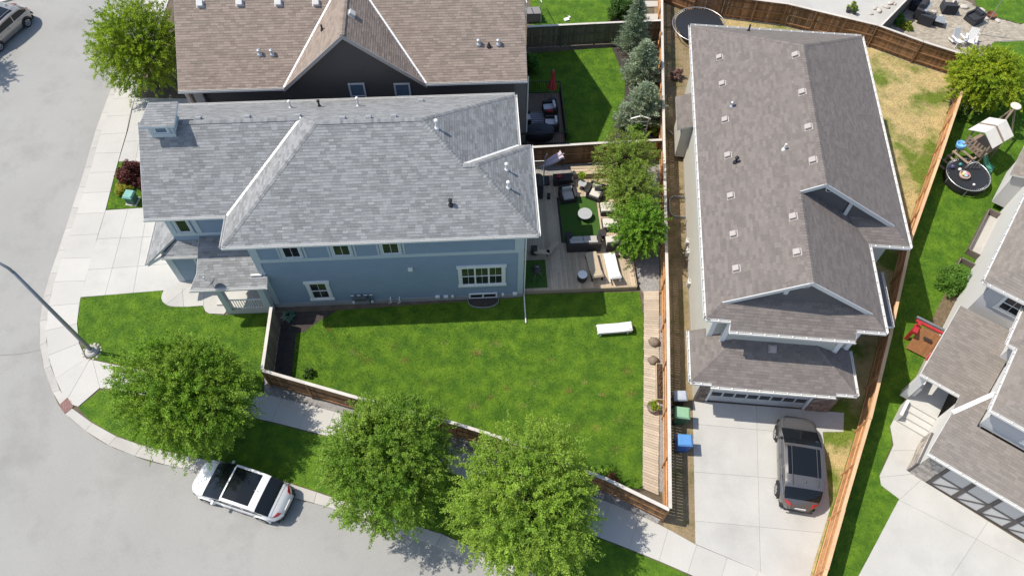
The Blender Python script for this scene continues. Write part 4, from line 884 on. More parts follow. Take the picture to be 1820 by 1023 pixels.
L_spr = mat('needle_blue', (.29, .36, .27), .75, .15, 1.5, attr=.42, col2=(.38, .44, .33), c2scale=1.2, trans=.25, spec=.2); L_spr2 = mat('needle_blue_deep', (.25, .325, .24), .75, .15, 1.5, attr=.42, col2=(.32, .39, .29), c2scale=1.2, trans=.25, spec=.2)
def leaves(C, Rr, per, size, name, m, parent, droop=.25, flat=.55):
    """per leaves round each centre C (n,3) with spread Rr (n,3); each leaf is a folded pair of triangles"""
    n = len(C); N = n*per
    c = np.repeat(C, per, 0); s = np.repeat(Rr, per, 0); d = rng.normal(0, 1, (N, 3)); d /= np.linalg.norm(d, axis=1)[:, None]; d *= (rng.uniform(0, 1, N)**.5)[:, None]
    p = c + d*s
    a = np.repeat(rng.uniform(0, 2*math.pi, n), per)+rng.normal(0, .75, N); el = rng.normal(-droop, .45, N)
    ax = np.stack([np.cos(a)*np.cos(el), np.sin(a)*np.cos(el), np.sin(el)], 1)
    nr = rng.normal(0, 1, (N, 3)); nr[:, 2] = np.abs(nr[:, 2])+flat; nr /= np.linalg.norm(nr, axis=1)[:, None]
    sd_ = np.cross(ax, nr); sd_ /= (np.linalg.norm(sd_, axis=1)[:, None]+1e-9); nr = np.cross(sd_, ax)
    L = size*rng.uniform(.6, 1.3, N)[:, None]; W = L*.26
    V = np.zeros((N, 4, 3)); V[:, 0] = p-ax*L*.5; V[:, 1] = p+sd_*W+nr*W*.35; V[:, 2] = p+ax*L*.5; V[:, 3] = p-sd_*W+nr*W*.35
    k = np.arange(N)[:, None]*4
    Fc = np.concatenate([k+np.array([0, 1, 2]), k+np.array([0, 2, 3])], 1).reshape(-1, 3)
    rv = np.repeat(np.clip(np.repeat(rng.uniform(.25, .75, n), per)+rng.normal(0, .22, N), 0, 1), 2)
    return npmesh(name, V.reshape(-1, 3), Fc, m, parent, 'stuff', rv)
def twigs(n, cc, rad, h0, per, size, m, parent, lump, tl=.85):
    """crown of n leafy twigs: each a curved, drooping shoot with leaves set along it"""
    d = rng.normal(0, 1, (n, 3)); d[:, 2] += .2; d /= np.linalg.norm(d, axis=1)[:, None]; k = lump(d)
    r0 = rng.uniform(.18, .86, n)**.62*.9; P0 = cc + d*rad*(r0*k)[:, None]
    t_ = d + rng.normal(0, .55, (n, 3)); t_[:, 2] += .1; t_ /= np.linalg.norm(t_, axis=1)[:, None]
    Lt = tl*rng.uniform(.5, 1.25, n)*(.75+.35*r0)
    N = n*per; u = rng.uniform(.05, 1., N)**.8; i = np.repeat(np.arange(n), per)
    sag = rng.uniform(.05, .45, n)
    p = P0[i] + t_[i]*(Lt[i]*u)[:, None]; p[:, 2] -= sag[i]*Lt[i]*u*u
    jit = rng.normal(0, 1, (N, 3)); jit /= np.linalg.norm(jit, axis=1)[:, None]; p += jit*((.05+.12*(1-u*.75))*rng.uniform(.3, 1.2, N)*tl/.85)[:, None]
    p[:, 2] = np.maximum(p[:, 2], h0)
    ax = t_[i]*.6 + jit*.75; ax[:, 2] -= .25; ax /= np.linalg.norm(ax, axis=1)[:, None]
    nr = rng.normal(0, .8, (N, 3)) + d[i]*.5; nr[:, 2] = np.abs(nr[:, 2])+.5
    sd_ = np.cross(ax, nr); sd_ /= (np.linalg.norm(sd_, axis=1)[:, None]+1e-9); nr = np.cross(sd_, ax)
    L = size*rng.uniform(.6, 1.35, N)[:, None]*(1.1-.35*u)[:, None]; W = L*.24
    V = np.zeros((N, 4, 3)); V[:, 0] = p-ax*L*.5; V[:, 1] = p+sd_*W+nr*W*.35; V[:, 2] = p+ax*L*.5; V[:, 3] = p-sd_*W+nr*W*.35
    q = np.arange(N)[:, None]*4; Fc = np.concatenate([q+np.array([0, 1, 2]), q+np.array([0, 2, 3])], 1).reshape(-1, 3)
    rv = np.repeat(np.clip(rng.uniform(.25, .75, n)[i]+rng.normal(0, .2, N), 0, 1), 2)
    npmesh('crown', V.reshape(-1, 3), Fc, m, parent, 'stuff', rv)
    return P0
def tree(name, label, px, py, zc, rad, h0, m, ncl=230, per=190, size=.16, cl=.42, group=None, cat='tree', trunk=.11, lean=(0, 0), spikes=.2, seed=1, hollow=.45):
    global rng
    rng = np.random.default_rng(seed); random.seed(seed)
    c = G(px, py, zc); root = thing(name, label, cat, (c[0]+lean[0], c[1]+lean[1], 0), 0, group)
    cc = np.array([-lean[0], -lean[1], zc]); rad = np.array(rad)
    lob = rng.normal(0, 1, (10, 3)); lob /= np.linalg.norm(lob, axis=1)[:, None]; amp = rng.uniform(-.34, .2, 10)
    lump = lambda d: 1 + sum(amp[i]*np.clip(d@lob[i], 0, 1)**3 for i in range(10))
    t = MB(); t.tube([(0, 0, -.05), (.02, .02, h0*.5), (cc[0]*.4, cc[1]*.4, h0), (cc[0]*.7, cc[1]*.7, zc*.85), tuple(cc+[0, 0, rad[2]*.4])], [trunk*1.25, trunk, trunk*.85, trunk*.55, trunk*.2], 9).build('trunk', m_bark, root, smooth=True)
    C = twigs(ncl, cc, rad, h0, per, size, m, root, lump, cl)
    br = MB()
    for i in range(0, ncl, max(1, ncl//170)):
        f = rng.uniform(.1, .7); b0 = np.array([cc[0]*.6, cc[1]*.6, h0+(cc[2]-h0)*f]); e = C[i]; mid_ = b0*.45+e*.55+np.array([0, 0, .12])
        br.tube([b0, mid_, e], [trunk*.26, trunk*.15, .01], 5, False)
    br.build('branches', m_bark, root, 'stuff', smooth=True)
    return root
STREET = 'street trees on the boulevard'
tree('street_tree', 'bright green street tree over the sidewalk in front of the white car', 332, 698, 3.5, (4.0, 3.65, 2.8), 1.4, L_ash, 2500, 60, .105, .85, STREET, lean=(.1, -.3), seed=11, hollow=.3)
tree('street_tree', 'deep green street tree between the white car and its lighter neighbour', 688, 812, 3.6, (3.55, 3.6, 2.9), 1.3, L_ash2, 2200, 60, .105, .8, STREET, lean=(0, -.3), seed=12, hollow=.3)
tree('street_tree', 'light yellow green street tree near the bottom end of the street fence', 948, 895, 3.7, (4.1, 3.7, 2.9), 1.5, leafmat('leaf_light', (.20, .325, .035), (.275, .395, .05)), 2500, 60, .10, .8, STREET, lean=(0, -.3), seed=13, hollow=.3)
tree('street_tree', 'lime green tree at the top left beside the brown house', 243, 84, 3.3, (2.8, 3.3, 2.7), 1.2, L_lime, 1400, 60, .11, .75, STREET, seed=14)
tree('street_tree', 'tree cut off by the left edge above the brown car', -125, 50, 3.2, (1.9, 1.9, 2.0), 1.2, L_lime, 300, 50, .13, .75, STREET, seed=15)
tree('garden_tree', 'pale feathery aspen over the far corner of the patio', 1112, 288, 2.6, (1.95, 1.75, 2.3), .8, L_asp, 600, 50, .085, .65, 'aspens behind the patio', seed=16, spikes=.4)
tree('garden_tree', 'pale aspen in the middle of the row behind the patio seats', 1124, 345, 2.4, (1.75, 1.6, 2.1), .7, L_asp, 560, 50, .085, .6, 'aspens behind the patio', seed=17, spikes=.35)
tree('garden_tree', 'rich green broadleaf tree at the lower end of the patio row', 1136, 408, 2.4, (1.6, 1.75, 1.9), .7, leafmat('leaf_fresh', (0.174, 0.321, 0.026), (0.123, 0.258, 0.021)), 560, 54, .11, .6, 'aspens behind the patio', seed=18)
tree('round_tree', 'yellow green bushy tree at the end of the cedar fence', 1757, 138, 2.2, (2.9, 2.6, 1.9), .5, L_yel, 1150, 56, .12, .7, seed=19, hollow=.5)
def shrub(label, px, py, r, h, m, n=40, per=110, size=.1, seed=30, name='shrub', cat='shrub', group=None, z=0.):
    global rng
    rng = np.random.default_rng(seed); random.seed(seed)
    c = G(px, py, h*.5+z); root = thing(name, label, cat, (c[0], c[1], z), 0, group)
    d = rng.normal(0, 1, (n, 3)); d[:, 2] = np.abs(d[:, 2])*.9; d /= np.linalg.norm(d, axis=1)[:, None]; rr = rng.uniform(.35, 1., (n, 1))**.6
    C = d*rr*np.array([r, r, h*.85])*rng.uniform(.82, 1.12, (n, 1)); C[:, 2] += h*.08
    st = MB()
    for i in range(0, n, 2): st.tube([(0, 0, 0), C[i]*.55+[0, 0, .05], C[i]], [.02, .013, .004], 5, False)
    st.build('stems', m_bark, root, 'stuff'); leaves(C, np.full((n, 3), r*.3), per, size, 'foliage', m, root)
    return root
shrub('burgundy leaved shrub beside the blue house garage', 229, 303, .78, 1.3, L_pur, 60, 110, .11, 31)
shrub('golden low shrub below the burgundy shrub', 217, 336, .5, .6, L_gold, 30, 100, .09, 32)
shrub('small burgundy shrub tucked under the garage eave', 249, 325, .42, .8, L_pur, 26, 90, .1, 33)
shrub('round mid green shrub against the white wall of the pale house', 1700, 496, .95, 1.2, L_mid, 60, 120, .12, 34)
shrub('dark green shrub behind the grey green fence at the top', 1104, 10, 1.0, 1.5, L_dark, 60, 120, .12, 35)
shrub('leafy shrub at the corner of the brown house lawn', 945, 112, .62, 1.6, L_mid, 40, 110, .12, 36)
shrub('small shrub by the dark rail of the brown house deck', 1003, 237, .38, .8, L_mid, 24, 90, .09, 37)
shrub('tiny dark shrub inside the street fence corner', 547, 660, .3, .6, L_dark, 18, 90, .08, 38)
shrub('brown leaved shrub beneath the bottom tree', 1086, 856, .42, .5, mat('leaf_rust', (.16, .075, .025), .7, .2, 2., attr=.4, trans=.2), 24, 80, .09, 39)
shrub('yellow green shrub at the bottom of the dark patio fence', 1612, 45, .42, .5, L_gold, 24, 90, .09, 40)
shrub('dark shrub in the corner of the dark patio fence', 1598, 32, .6, .8, L_mid, 30, 90, .11, 41)
shrub('bushy shrub with white blossom under the round tree', 1722, 200, .6, .9, L_mid, 34, 100, .1, 42)
shrub('low round plant on the concrete pad by the rear fence', 1516, 10, .35, .5, L_asp, 22, 80, .08, 43)
shrub('grey spiky plant beside the stone path at the top right', 1757, 85, .35, .7, mat('leaf_grey', (.20, .20, .14), .8, .15, 3., attr=.4, trans=.2), 20, 80, .1, 44)
shrub('pinkish bare shrub in the strip beside the taupe house', 1203, 130, .45, .8, mat('twig_pink', (.18, .10, .085), .8, .2, 3., attr=.4), 26, 60, .09, 45)
shrub('reddish flowers at the rail of the brown house deck', 998, 212, .25, .5, mat('petal_red', (.30, .03, .06), .6, .2, 3., attr=.4, trans=.2), 12, 60, .06, 46)
# white blossom on the shrub under the round tree
bl = MB(); c = G(1722, 200, .5)
for i in range(34):
    q = (rng.uniform(-.5, .5), rng.uniform(-.5, .5), rng.uniform(.55, .98)); bl.lathe(q, [(.0, 0), (.04, .01), (.03, .03)], 6)
o = bl.build('blossom', mat('petal_white', (.75, .75, .70), .6), bpy.data.objects['shrub.011'], 'stuff')
# hosta
def rosette(label, px, py, r, m, n=26, seed=60, z=0., name='leafy_plant'):
    random.seed(seed); c = G(px, py, z); root = thing(name, label, 'plant', (c[0], c[1], z))
    for i in range(n):
        a = 2.4*i; rr = r*(.35+.65*i/n); L = r*.7; hgt = .32*(1-.6*i/n)
        d = np.array([math.cos(a), math.sin(a), 0]); s = np.array([-d[1], d[0], 0])*L*.28
        b = d*rr*.25+[0, 0, .05]; t = d*rr+[0, 0, hgt*.7]; mid_ = (b+t)/2+[0, 0, hgt*.6]
        MB().add([b, mid_+s-[0, 0, .02], mid_, mid_-s-[0, 0, .02], t], [(0, 1, 2), (0, 2, 3), (1, 4, 2), (2, 4, 3)]).build('leaf', m, root)
rosette('blue green hosta in the mulch by the blue house foundation', 514, 563, .5, mat('leaf_hosta', (.075, .16, .11), .6, .15, 4., objvar=.25, trans=.2))
# spruces
def conifer(label, bx, by, h, r, m, nb=150, per=130, seed=50, size=.10, p=.75, group='blue green spruces along the lot fence'):
    global rng
    rng = np.random.default_rng(seed); random.seed(seed); c = G(bx, by); root = thing('spruce', label, 'tree', (c[0], c[1], 0), 0, group)
    MB().tube([(0, 0, -.05), (.01, 0, h*.5), (0, 0, h*.97)], [.09, .06, .012], 8).build('trunk', m_bark, root, smooth=True)
    br = MB(); P = []; D = []
    for i in range(nb):
        f = (i+.5)/nb; z = .08+h*(f**.85)*.97; L = r*((1-f)**p)*random.uniform(.72, 1.15)+.05; a = i*2.399+random.uniform(-.3, .3)
        tip = np.array([math.cos(a)*L, math.sin(a)*L, z+L*random.uniform(.18, .5)]); b0 = np.array([0, 0, z]); br.tube([b0, tip], [.016, .004], 4, False)
        k = int(per*(.35+.65*L/r)); t = rng.uniform(.15, 1.05, k); q = b0+(tip-b0)*t[:, None]; sp = (.05+.16*L*(1.1-t))[:, None]
        q = q + rng.normal(0, 1, (k, 3))*sp*np.array([1, 1, .55]); P.append(q); dd = (tip-b0)/np.linalg.norm(tip-b0); D.append(np.tile(dd, (k, 1)))
    br.build('branches', m_bark, root, 'stuff')
    P = np.concatenate(P); D = np.concatenate(D); N = len(P); ax = D+rng.normal(0, .45, (N, 3))+np.array([0, 0, .25]); ax /= np.linalg.norm(ax, axis=1)[:, None]
    sd_ = np.cross(ax, rng.normal(0, 1, (N, 3))); sd_ /= np.linalg.norm(sd_, axis=1)[:, None]; L = size*rng.uniform(.7, 1.4, N)[:, None]
    V = np.zeros((N, 4, 3)); V[:, 0] = P-ax*L*.5; V[:, 1] = P+sd_*L*.16; V[:, 2] = P+ax*L*.6; V[:, 3] = P-sd_*L*.16
    k = np.arange(N)[:, None]*4; Fc = np.concatenate([k+np.array([0, 1, 2]), k+np.array([0, 2, 3])], 1).reshape(-1, 3)
    npmesh('crown', V.reshape(-1, 3), Fc, m, root, 'stuff', np.repeat(rng.uniform(0, 1, N), 2))
conifer('tall pointed blue green spruce at the top of the row', 1121, 92, 4.6, 1.15, L_spr2, 190, 150, 51)
conifer('blue green spruce in the middle of the row', 1136, 150, 3.6, 1.35, L_spr, 180, 160, 52, .12)
conifer('broad pale spruce above the white garden arbour', 1137, 220, 3.4, 1.5, L_spr, 200, 170, 53, .12)
conifer('small low spruce at the lawn side of the row', 1108, 226, 2.0, .8, L_spr, 90, 120, 54, .11)
# arbour with vine
c = G(1132, 243); ar = thing('garden_arbour', 'small white garden arbour with climbing vine below the spruces', 'arbour', (c[0], c[1], 0))
for x in (-.5, .5): MB().box((x, 0, .8), (.05, .05, 1.6)).build('post', m_white, ar)
for s in (-1, 1): MB().add([(0, -.04, 1.85), (0, .04, 1.85), (s*.62, .04, 1.6), (s*.62, -.04, 1.6), (0, -.04, 1.80), (0, .04, 1.80), (s*.62, .04, 1.55), (s*.62, -.04, 1.55)], [(0, 1, 2, 3), (4, 7, 6, 5), (0, 3, 7, 4), (1, 5, 6, 2), (3, 2, 6, 7)]).build('rafter', m_white, ar)
for k in range(4): MB().box((0, 0, .35+k*.33), (1.0, .03, .03)).build('lattice_bar', m_white, ar)
shrub('climbing vine leaves on the white garden arbour', 1134, 232, .48, 1.5, L_mid, 50, 110, .09, 47, 'vine', 'vine')
shrub('pale leafy bush between the arbour and the lot fence', 1165, 225, .5, 1.0, L_asp, 34, 100, .09, 48)
shrub('weedy green shrub at the foot of the spruces', 1105, 262, .6, .9, L_asp, 34, 100, .09, 49)
random.seed(5); rng = np.random.default_rng(5)
# ---------------------------------------------------------------- cars: one lofted skin cut into body, glass, roof ...
m_tyre = mat('tyre', (.012, .012, .013), .85, .1); m_rim = mat('rim', (.55, .56, .58), .25, .03, metal=.9); m_clad = mat('cladding', (.02, .02, .022), .7, .1)
m_cgl = mat('car_glass', (.008, .010, .012), .03, .02, spec=.5, ior=1.45); m_red = mat('tail_lamp', (.38, .012, .015), .2, .05, coat=.5); m_lamp = mat('head_lamp', (.55, .57, .6), .12, .05, spec=.8, coat=.5); m_chrome = mat('chrome', (.75, .76, .78), .12, .02, metal=1.)
m_plate = mat('number_plate', (.6, .6, .58), .5)
def car(label, px, py, heading, paint, Lc=4.6, Wc=1.86, Hc=1.62, kind='suv', z=-.12, pano=True, glass=None):
    c = G(px, py, z+.5); root = thing('parked_car', label, 'car', (c[0], c[1], z), heading, 'parked cars')
    if kind == 'suv':
        ks = [-.5, -.485, -.44, -.40, -.30, -.12, .06, .17, .33, .42, .475, .5]
        top = [.62, .86, 1.02, 1.22, 1.56, 1.62, 1.60, 1.50, 1.05, .96, .84, .60]
        wr_ = [.30, .42, .58, .62, .60, .62, .61, .60, .70, .66, .50, .34]
        xr0, xr1, xw, xg = -.335, .115, .315, -.43
    else:
        ks = [-.5, -.485, -.45, -.38, -.22, -.05, .08, .20, .34, .43, .48, .5]
        top = [.62, .84, 1.0, 1.24, 1.50, 1.55, 1.52, 1.30, 1.0, .90, .78, .58]
        wr_ = [.30, .44, .58, .60, .58, .59, .58, .60, .70, .66, .50, .34]
        xr0, xr1, xw, xg = -.27, .10, .315, -.40
    sc = Hc/max(top); top = [t*sc for t in top]
    xs = np.unique(np.concatenate([np.linspace(-.5, .5, 61), [xr0, xr1, xw, xg, -.5+.004, .5-.004, .06, -.13, -.115, -.285]]))
    def sm(x, ys):  # smooth interpolation of the control heights
        f = lambda q: np.interp(q, ks, ys); return (f(x-.018)+2*f(x)+f(x+.018))/4
    def half(x):
        a = abs(x); return Wc/2*(1-.04*(a/.5)**2)*max(.3, 1-max(0, (a-.33)/.172)**3.2)**.45*.97+.02
    def sec(x):
        w_ = half(x); zt = sm(x, top); e = abs(x); belt = min(.98*sc if kind == 'suv' else .92*sc, zt-.05); wr2 = sm(x, wr_)*Wc/1.0*.62/.62
        wr2 = min(wr2*.98, w_*.95); zsill = .24+.10*max(0, (e-.42)/.08)
        zedge = max(belt+.02, zt-.07)
        pts = [(w_*.90, zsill), (w_*.985, zsill+.14), (w_, .62*sc), (w_*.985, belt-.05), (w_*.95, belt), (w_*.95*.15+wr2*.85, belt*.18+zedge*.82), (wr2, zedge), (wr2*.86, zt-.025), (wr2*.5, zt-.006), (0, zt)]
        return pts
    S_ = [sec(x) for x in xs]; nj = len(S_[0])
    full = []
    for x, s in zip(xs, S_):
        row = [(x*Lc, -y, z_) for y, z_ in s] + [(x*Lc, y, z_) for y, z_ in s[-2::-1]]; full.append(row)
    M_ = len(full[0]); parts = {}
    def lab(xm, j):
        jj = j if j < nj-1 else M_-2-j      # band index from the sill upward: 0..nj-2
        if xr1 < xm < xw and jj >= 6: return 'windshield' if jj >= 6 else 'body'
        if xg < xm < xr0 and jj >= 6: return 'rear_window'
        if xr0 <= xm <= xr1 and jj >= 6:
            if pano and jj >= 7 and xr0+ (.12 if kind == 'suv' else .075) < xm < (xr1-.025 if kind == 'suv' else xr1-.014): return 'sunroof'
            return 'roof'
        if jj in (4,) and xr0-.06 < xm < xr1+.10 and not (-.125 < xm < -.112): return 'side_window'
        return 'body'
    for i in range(len(xs)-1):
        xm = (xs[i]+xs[i+1])/2
        for j in range(M_-1):
            k = lab(xm, j)
            if k == 'side_window': k = 'side_window_l' if j < nj else 'side_window_r'
            parts.setdefault(k, []).append((i, j))
    mats_ = {'body': paint, 'roof': paint, 'windshield': m_cgl, 'rear_window': m_cgl, 'sunroof': m_cgl}
    for k, fs in parts.items():
        used = {}; V = []; Fc = []
        for i, j in fs:
            f = []
            for (a, b) in ((i, j), (i+1, j), (i+1, j+1), (i, j+1)):
                if (a, b) not in used: used[(a, b)] = len(V); V.append(full[a][b])
                f.append(used[(a, b)])
            Fc.append(f)
        if k == 'body':
            for idx, rev in ((0, False), (len(xs)-1, True)):
                f = []
                for b in range(M_):
                    if (idx, b) not in used: used[(idx, b)] = len(V); V.append(full[idx][b])
                    f.append(used[(idx, b)])
                Fc.append(f if rev else f[::-1])
        mb = MB(); mb.add(V, Fc); o = mb.build(k.split('_l')[0].split('_r')[0] if k.startswith('side') else k, mats_.get(k, m_cgl), root, smooth=True)
        if k not in ('body', 'roof'):   # glass sits a little below the panel edge: thin dark seal round it
            o.location.z = -.004
    # panel gaps: thin dark lines lying on the skin
    def gap(x, j0, j1):
        ps = sec(x)
        for sy in (-1, 1): MB().tube([(x*Lc, sy*y_, z_+.002) for y_, z_ in ps[j0:j1]], .006, 4, False).build('panel_gap', m_clad, root)
    gap(xw+.012, 4, 10); gap(xw-.02, 1, 5); gap(-.005, 1, 5); gap(-.235, 1, 5); gap(xg-.02, 4, 10) if kind != 'suv' else None
    for sy in (-1, 1): MB().tube([(x_*Lc, sy*(half(x_)*.80), sm(x_, top)-.004) for x_ in np.linspace(xw+.015, .455, 8)], .006, 4, False).build('panel_gap', m_clad, root)
    for sy in (-1, 1):   # dark interior seats glimpsed under the glass are left to the glass itself
        MB().tube([(x_*Lc, sy*(half(x_)*.953+.004), sec(x_)[4][1]+.006) for x_ in np.linspace(xr0-.05, xr1+.14, 10)], .011, 5).build('window_trim', m_chrome if kind == 'suv' else m_clad, root)
    # under body, wheels with arches
    MB().box((0, 0, .3), (Lc*.93, Wc*.86, .22)).build('chassis', m_clad, root)
    rw = .335
    for sx in (.305, -.30):
        for sy in (-1, 1):
            x, y = sx*Lc, sy*(Wc/2-.085); arch = MB()
            prev = None
            vs = []; fs = []
            for t in np.linspace(-.15, math.pi+.15, 15):
                for rr in (rw+.02, rw+.10):
                    for yy in (sy*(Wc/2-.12), sy*(Wc/2+.012)): vs.append((x+rr*math.cos(t), yy, rw+rr*math.sin(t)))
            for q in range(14):
                b = q*4; fs += [(b, b+4, b+5, b+1), (b+2, b+3, b+7, b+6), (b+1, b+5, b+7, b+3), (b, b+2, b+6, b+4)]
            arch.add(vs, fs); arch.build('wheel_arch', m_clad if kind == 'suv' else paint, root)
            wh = MB(); n_ = 24; prof = [(rw*.62, -.1), (rw*.95, -.11), (rw, -.07), (rw, .07), (rw*.95, .11), (rw*.62, .1)]
            vs = [(x+rr*math.cos(2*math.pi*k/n_), y+o_, rw+rr*math.sin(2*math.pi*k/n_)) for rr, o_ in prof for k in range(n_)]
            wh.add(vs, [(a*n_+k, a*n_+(k+1) % n_, (a+1)*n_+(k+1) % n_, (a+1)*n_+k) for a in range(5) for k in range(n_)] + [tuple(range(n_)), tuple(range(5*n_, 6*n_))])
            w_o = wh.build('wheel', m_tyre, root)
            rm = MB(); yo = y+sy*.102
            rm.tube([(x, yo, rw), (x, yo+sy*.015, rw)], rw*.2, 12)
            for k in range(5):
                a = 2*math.pi*k/5; dx, dz = math.cos(a), math.sin(a); px_, pz_ = -dz*.045, dx*.045
                rm.add([(x+px_, yo, rw+pz_), (x-px_, yo, rw-pz_), (x+dx*rw*.6-px_, yo, rw+dz*rw*.6-pz_), (x+dx*rw*.6+px_, yo, rw+dz*rw*.6+pz_), (x+px_, yo+sy*.02, rw+pz_), (x-px_, yo+sy*.02, rw-pz_), (x+dx*rw*.6-px_, yo+sy*.02, rw+dz*rw*.6-pz_), (x+dx*rw*.6+px_, yo+sy*.02, rw+dz*rw*.6+pz_)], [(0, 1, 2, 3), (4, 7, 6, 5), (0, 4, 5, 1), (1, 5, 6, 2), (2, 6, 7, 3), (3, 7, 4, 0)])
            rm.lathe((0, 0, 0), [(.001, 0), (.001, .001)], 4) if False else None
            vs = [(x+rr*math.cos(2*math.pi*k/n_), yo+o_, rw+rr*math.sin(2*math.pi*k/n_)) for rr, o_ in ((rw*.56, sy*.0), (rw*.66, sy*.022), (rw*.6, sy*.022)) for k in range(n_)]
            rm.add(vs, [(a*n_+k, a*n_+(k+1) % n_, (a+1)*n_+(k+1) % n_, (a+1)*n_+k) for a in range(2) for k in range(n_)])
            rm.build('rim', m_rim, w_o)
    zb = (.98 if kind == 'suv' else .92)*sc
    for sy in (-1, 1):
        x = xr1*Lc+.42; mm = MB(); mm.box((x, sy*(Wc/2+.06), zb+.03), (.12, .2, .13)); mm.build('mirror', paint, root, bevel=.03)
        for xx in (.02, -.2): MB().box((xx*Lc, sy*(Wc/2+.002), zb-.1), (.2, .03, .03)).build('door_handle', m_chrome if kind != 'suv' else paint, root, bevel=.01)
        h = half(.45); o = MB(); o.add([(.485*Lc, sy*h*.60, .64*sc), (.445*Lc, sy*h*.99, .68*sc), (.40*Lc, sy*(half(.4)*.99), .78*sc), (.46*Lc, sy*h*.72, .80*sc), (.47*Lc, sy*h*.60, .74*sc), (.40*Lc, sy*half(.4)*.8, .70*sc)], [(0, 1, 2, 3, 4), (0, 5, 1), (1, 5, 2), (2, 5, 3), (3, 5, 4), (4, 5, 0)]); o.build('headlight', m_lamp, root)
        h = half(-.47); o = MB(); o.add([(-.492*Lc, sy*h*.70, .86*sc), (-.468*Lc, sy*h*1.005, .84*sc), (-.435*Lc, sy*half(-.43)*.985, .99*sc), (-.462*Lc, sy*h*.80, 1.0*sc), (-.43*Lc, sy*h*.7, .85*sc)], [(0, 1, 2, 3), (0, 4, 1), (1, 4, 2), (2, 4, 3), (3, 4, 0)]); o.build('tail_light', m_red, root)
        if kind == 'suv': MB().tube([(xr0*Lc+.1, sy*Wc*.305, Hc-.045), (xr0*Lc+.2, sy*Wc*.31, Hc+.02), (xr1*Lc-.25, sy*Wc*.31, Hc+.01), (xr1*Lc-.12, sy*Wc*.305, Hc-.06)], .018, 6).build('roof_rail', m_clad if False else paint, root)
        MB().tube([(xw*Lc-.02, sy*.1+.25, sm(xw, top)+.03), ((xw-.05)*Lc, sy*.1-.25+.2, sm(xw-.05, top)+.03)], .01, 5).build('wiper', m_black, root)
    MB().box((-.499*Lc, 0, .72*sc), (.03, .5, .13)).build('number_plate', m_plate, root); MB().box((.498*Lc, 0, .50*sc), (.05, 1.0, .14)).build('grille', m_clad, root); MB().box((-.497*Lc, 0, .42), (.06, 1.3, .16)).build('rear_bumper', m_clad, root, bevel=.02)
    MB().add([(xr0*Lc+.22, -.02, Hc-.03), (xr0*Lc+.22, .02, Hc-.03), (xr0*Lc+.42, 0, Hc-.02), (xr0*Lc+.24, 0, Hc+.08)], [(0, 1, 2), (0, 3, 1), (1, 3, 2), (2, 3, 0)]).build('antenna', paint, root)
    return root
m_cw = mat('paint_white', (.80, .80, .79), .25, .01, coat=.8); m_cg = mat('paint_grey', (.125, .12, .12), .32, .02, metal=.45, coat=.8); m_cb = mat('paint_bronze', (.40, .37, .345), .32, .02, metal=.6, coat=.8)
def hd(a, b, z=0): d = G(*a, z)-G(*b, z); return math.atan2(d[1], d[0])
car('white hatchback with panoramic glass roof parked at the kerb', 432, 872, hd((352, 848), (508, 900)), m_cw, 4.75, 1.86, 1.55, 'coupe')
car('dark grey SUV parked on the concrete driveway', 1416, 822, hd((1412, 742), (1418, 905)), m_cg, 4.65, 1.86, 1.62, 'suv', 0.016)
car('bronze grey hatchback cut off by the left edge of the road', 4, 52, R(-112), m_cb, 4.5, 1.8, 1.6, 'suv', -.12)
# people carrier's seats are dark behind the glass: nothing else shows
# ---------------------------------------------------------------- pads at the top right
pad = setting('patio_pad'); pq = [F5P[1], F5P[2], F5P[3]] + GL([(1640, -30), (1700, -120), (1230, -140)])
slabs(pad, pq, [GL([(1420, -100), (1400, 40)]), GL([(1300, -20), (1620, -10)])], -.03, .014, m_conc2); MB().prism(pq, -.035, 0).build('joint_bed', m_joint, pad)
pav = setting('paver_patio'); pq = [F5P[3], F5P[4], F5P[5]] + GL([(1745, 100), (1765, 75), (1900, 70), (1900, 38), (1812, 44), (1768, 32), (1738, 16), (1700, -10), (1660, -60), (1645, -35)])
m_pav = mat('paver', (.36, .315, .25), .9, .1, 2., fine=.15, fscale=15, attr=.2); MB().prism(pq, -.035, .004).build('paver_bed', m_joint, pav)
pm = MB(); X0, X1 = min(p[0] for p in pq), max(p[0] for p in pq); Y0, Y1 = min(p[1] for p in pq), max(p[1] for p in pq)
y = Y0; r_ = 0
while y < Y1:
    x = X0 + (.12 if r_ % 2 else 0)
    while x < X1:
        if in_poly(np.array([x+.11]), np.array([y+.06]), pq)[0] and in_poly(np.array([x]), np.array([y]), pq)[0]: pm.box((x+.11, y+.06, .012+random.uniform(0, .004)), (.228, .112, .03))
        x += .24
    y += .12; r_ += 1
pm.build('pavers', m_pav, pav, 'stuff')

# ---------------------------------------------------------------- street lamp
b = G(164, 624); m_pole = mat('lamp_steel', (.26, .275, .295), .5, .06, metal=.4)
lp = thing('street_lamp', 'tall grey street lamp with arm reaching over the road at the corner', 'street lamp', (b[0], b[1], 0))
MB().tube([(0, 0, .25), (0, 0, 3), (0, 0, 7.6)], [.115, .10, .075], 14).build('pole', m_pole, lp, smooth=True)
arm = [(0, 0, 7.55), (-.06, .02, 7.85), (-.3, .08, 8.15), (-.8, .2, 8.4), (-1.6, .38, 8.55), (-2.4, .55, 8.6)]
MB().tube(arm, [.072, .07, .062, .056, .05, .045], 10).build('arm', m_pole, lp, smooth=True); MB().box((-2.7, .62, 8.6), (.7, .3, .14), R(-13)).build('lamp_head', m_pole, lp, bevel=.05)
MB().lathe((0, 0, -.05), [(.36, 0), (.36, .1), (.30, .2), (.2, .24), (.17, .33), (.13, .36)], 20).build('footing', m_kerb, lp, smooth=False)
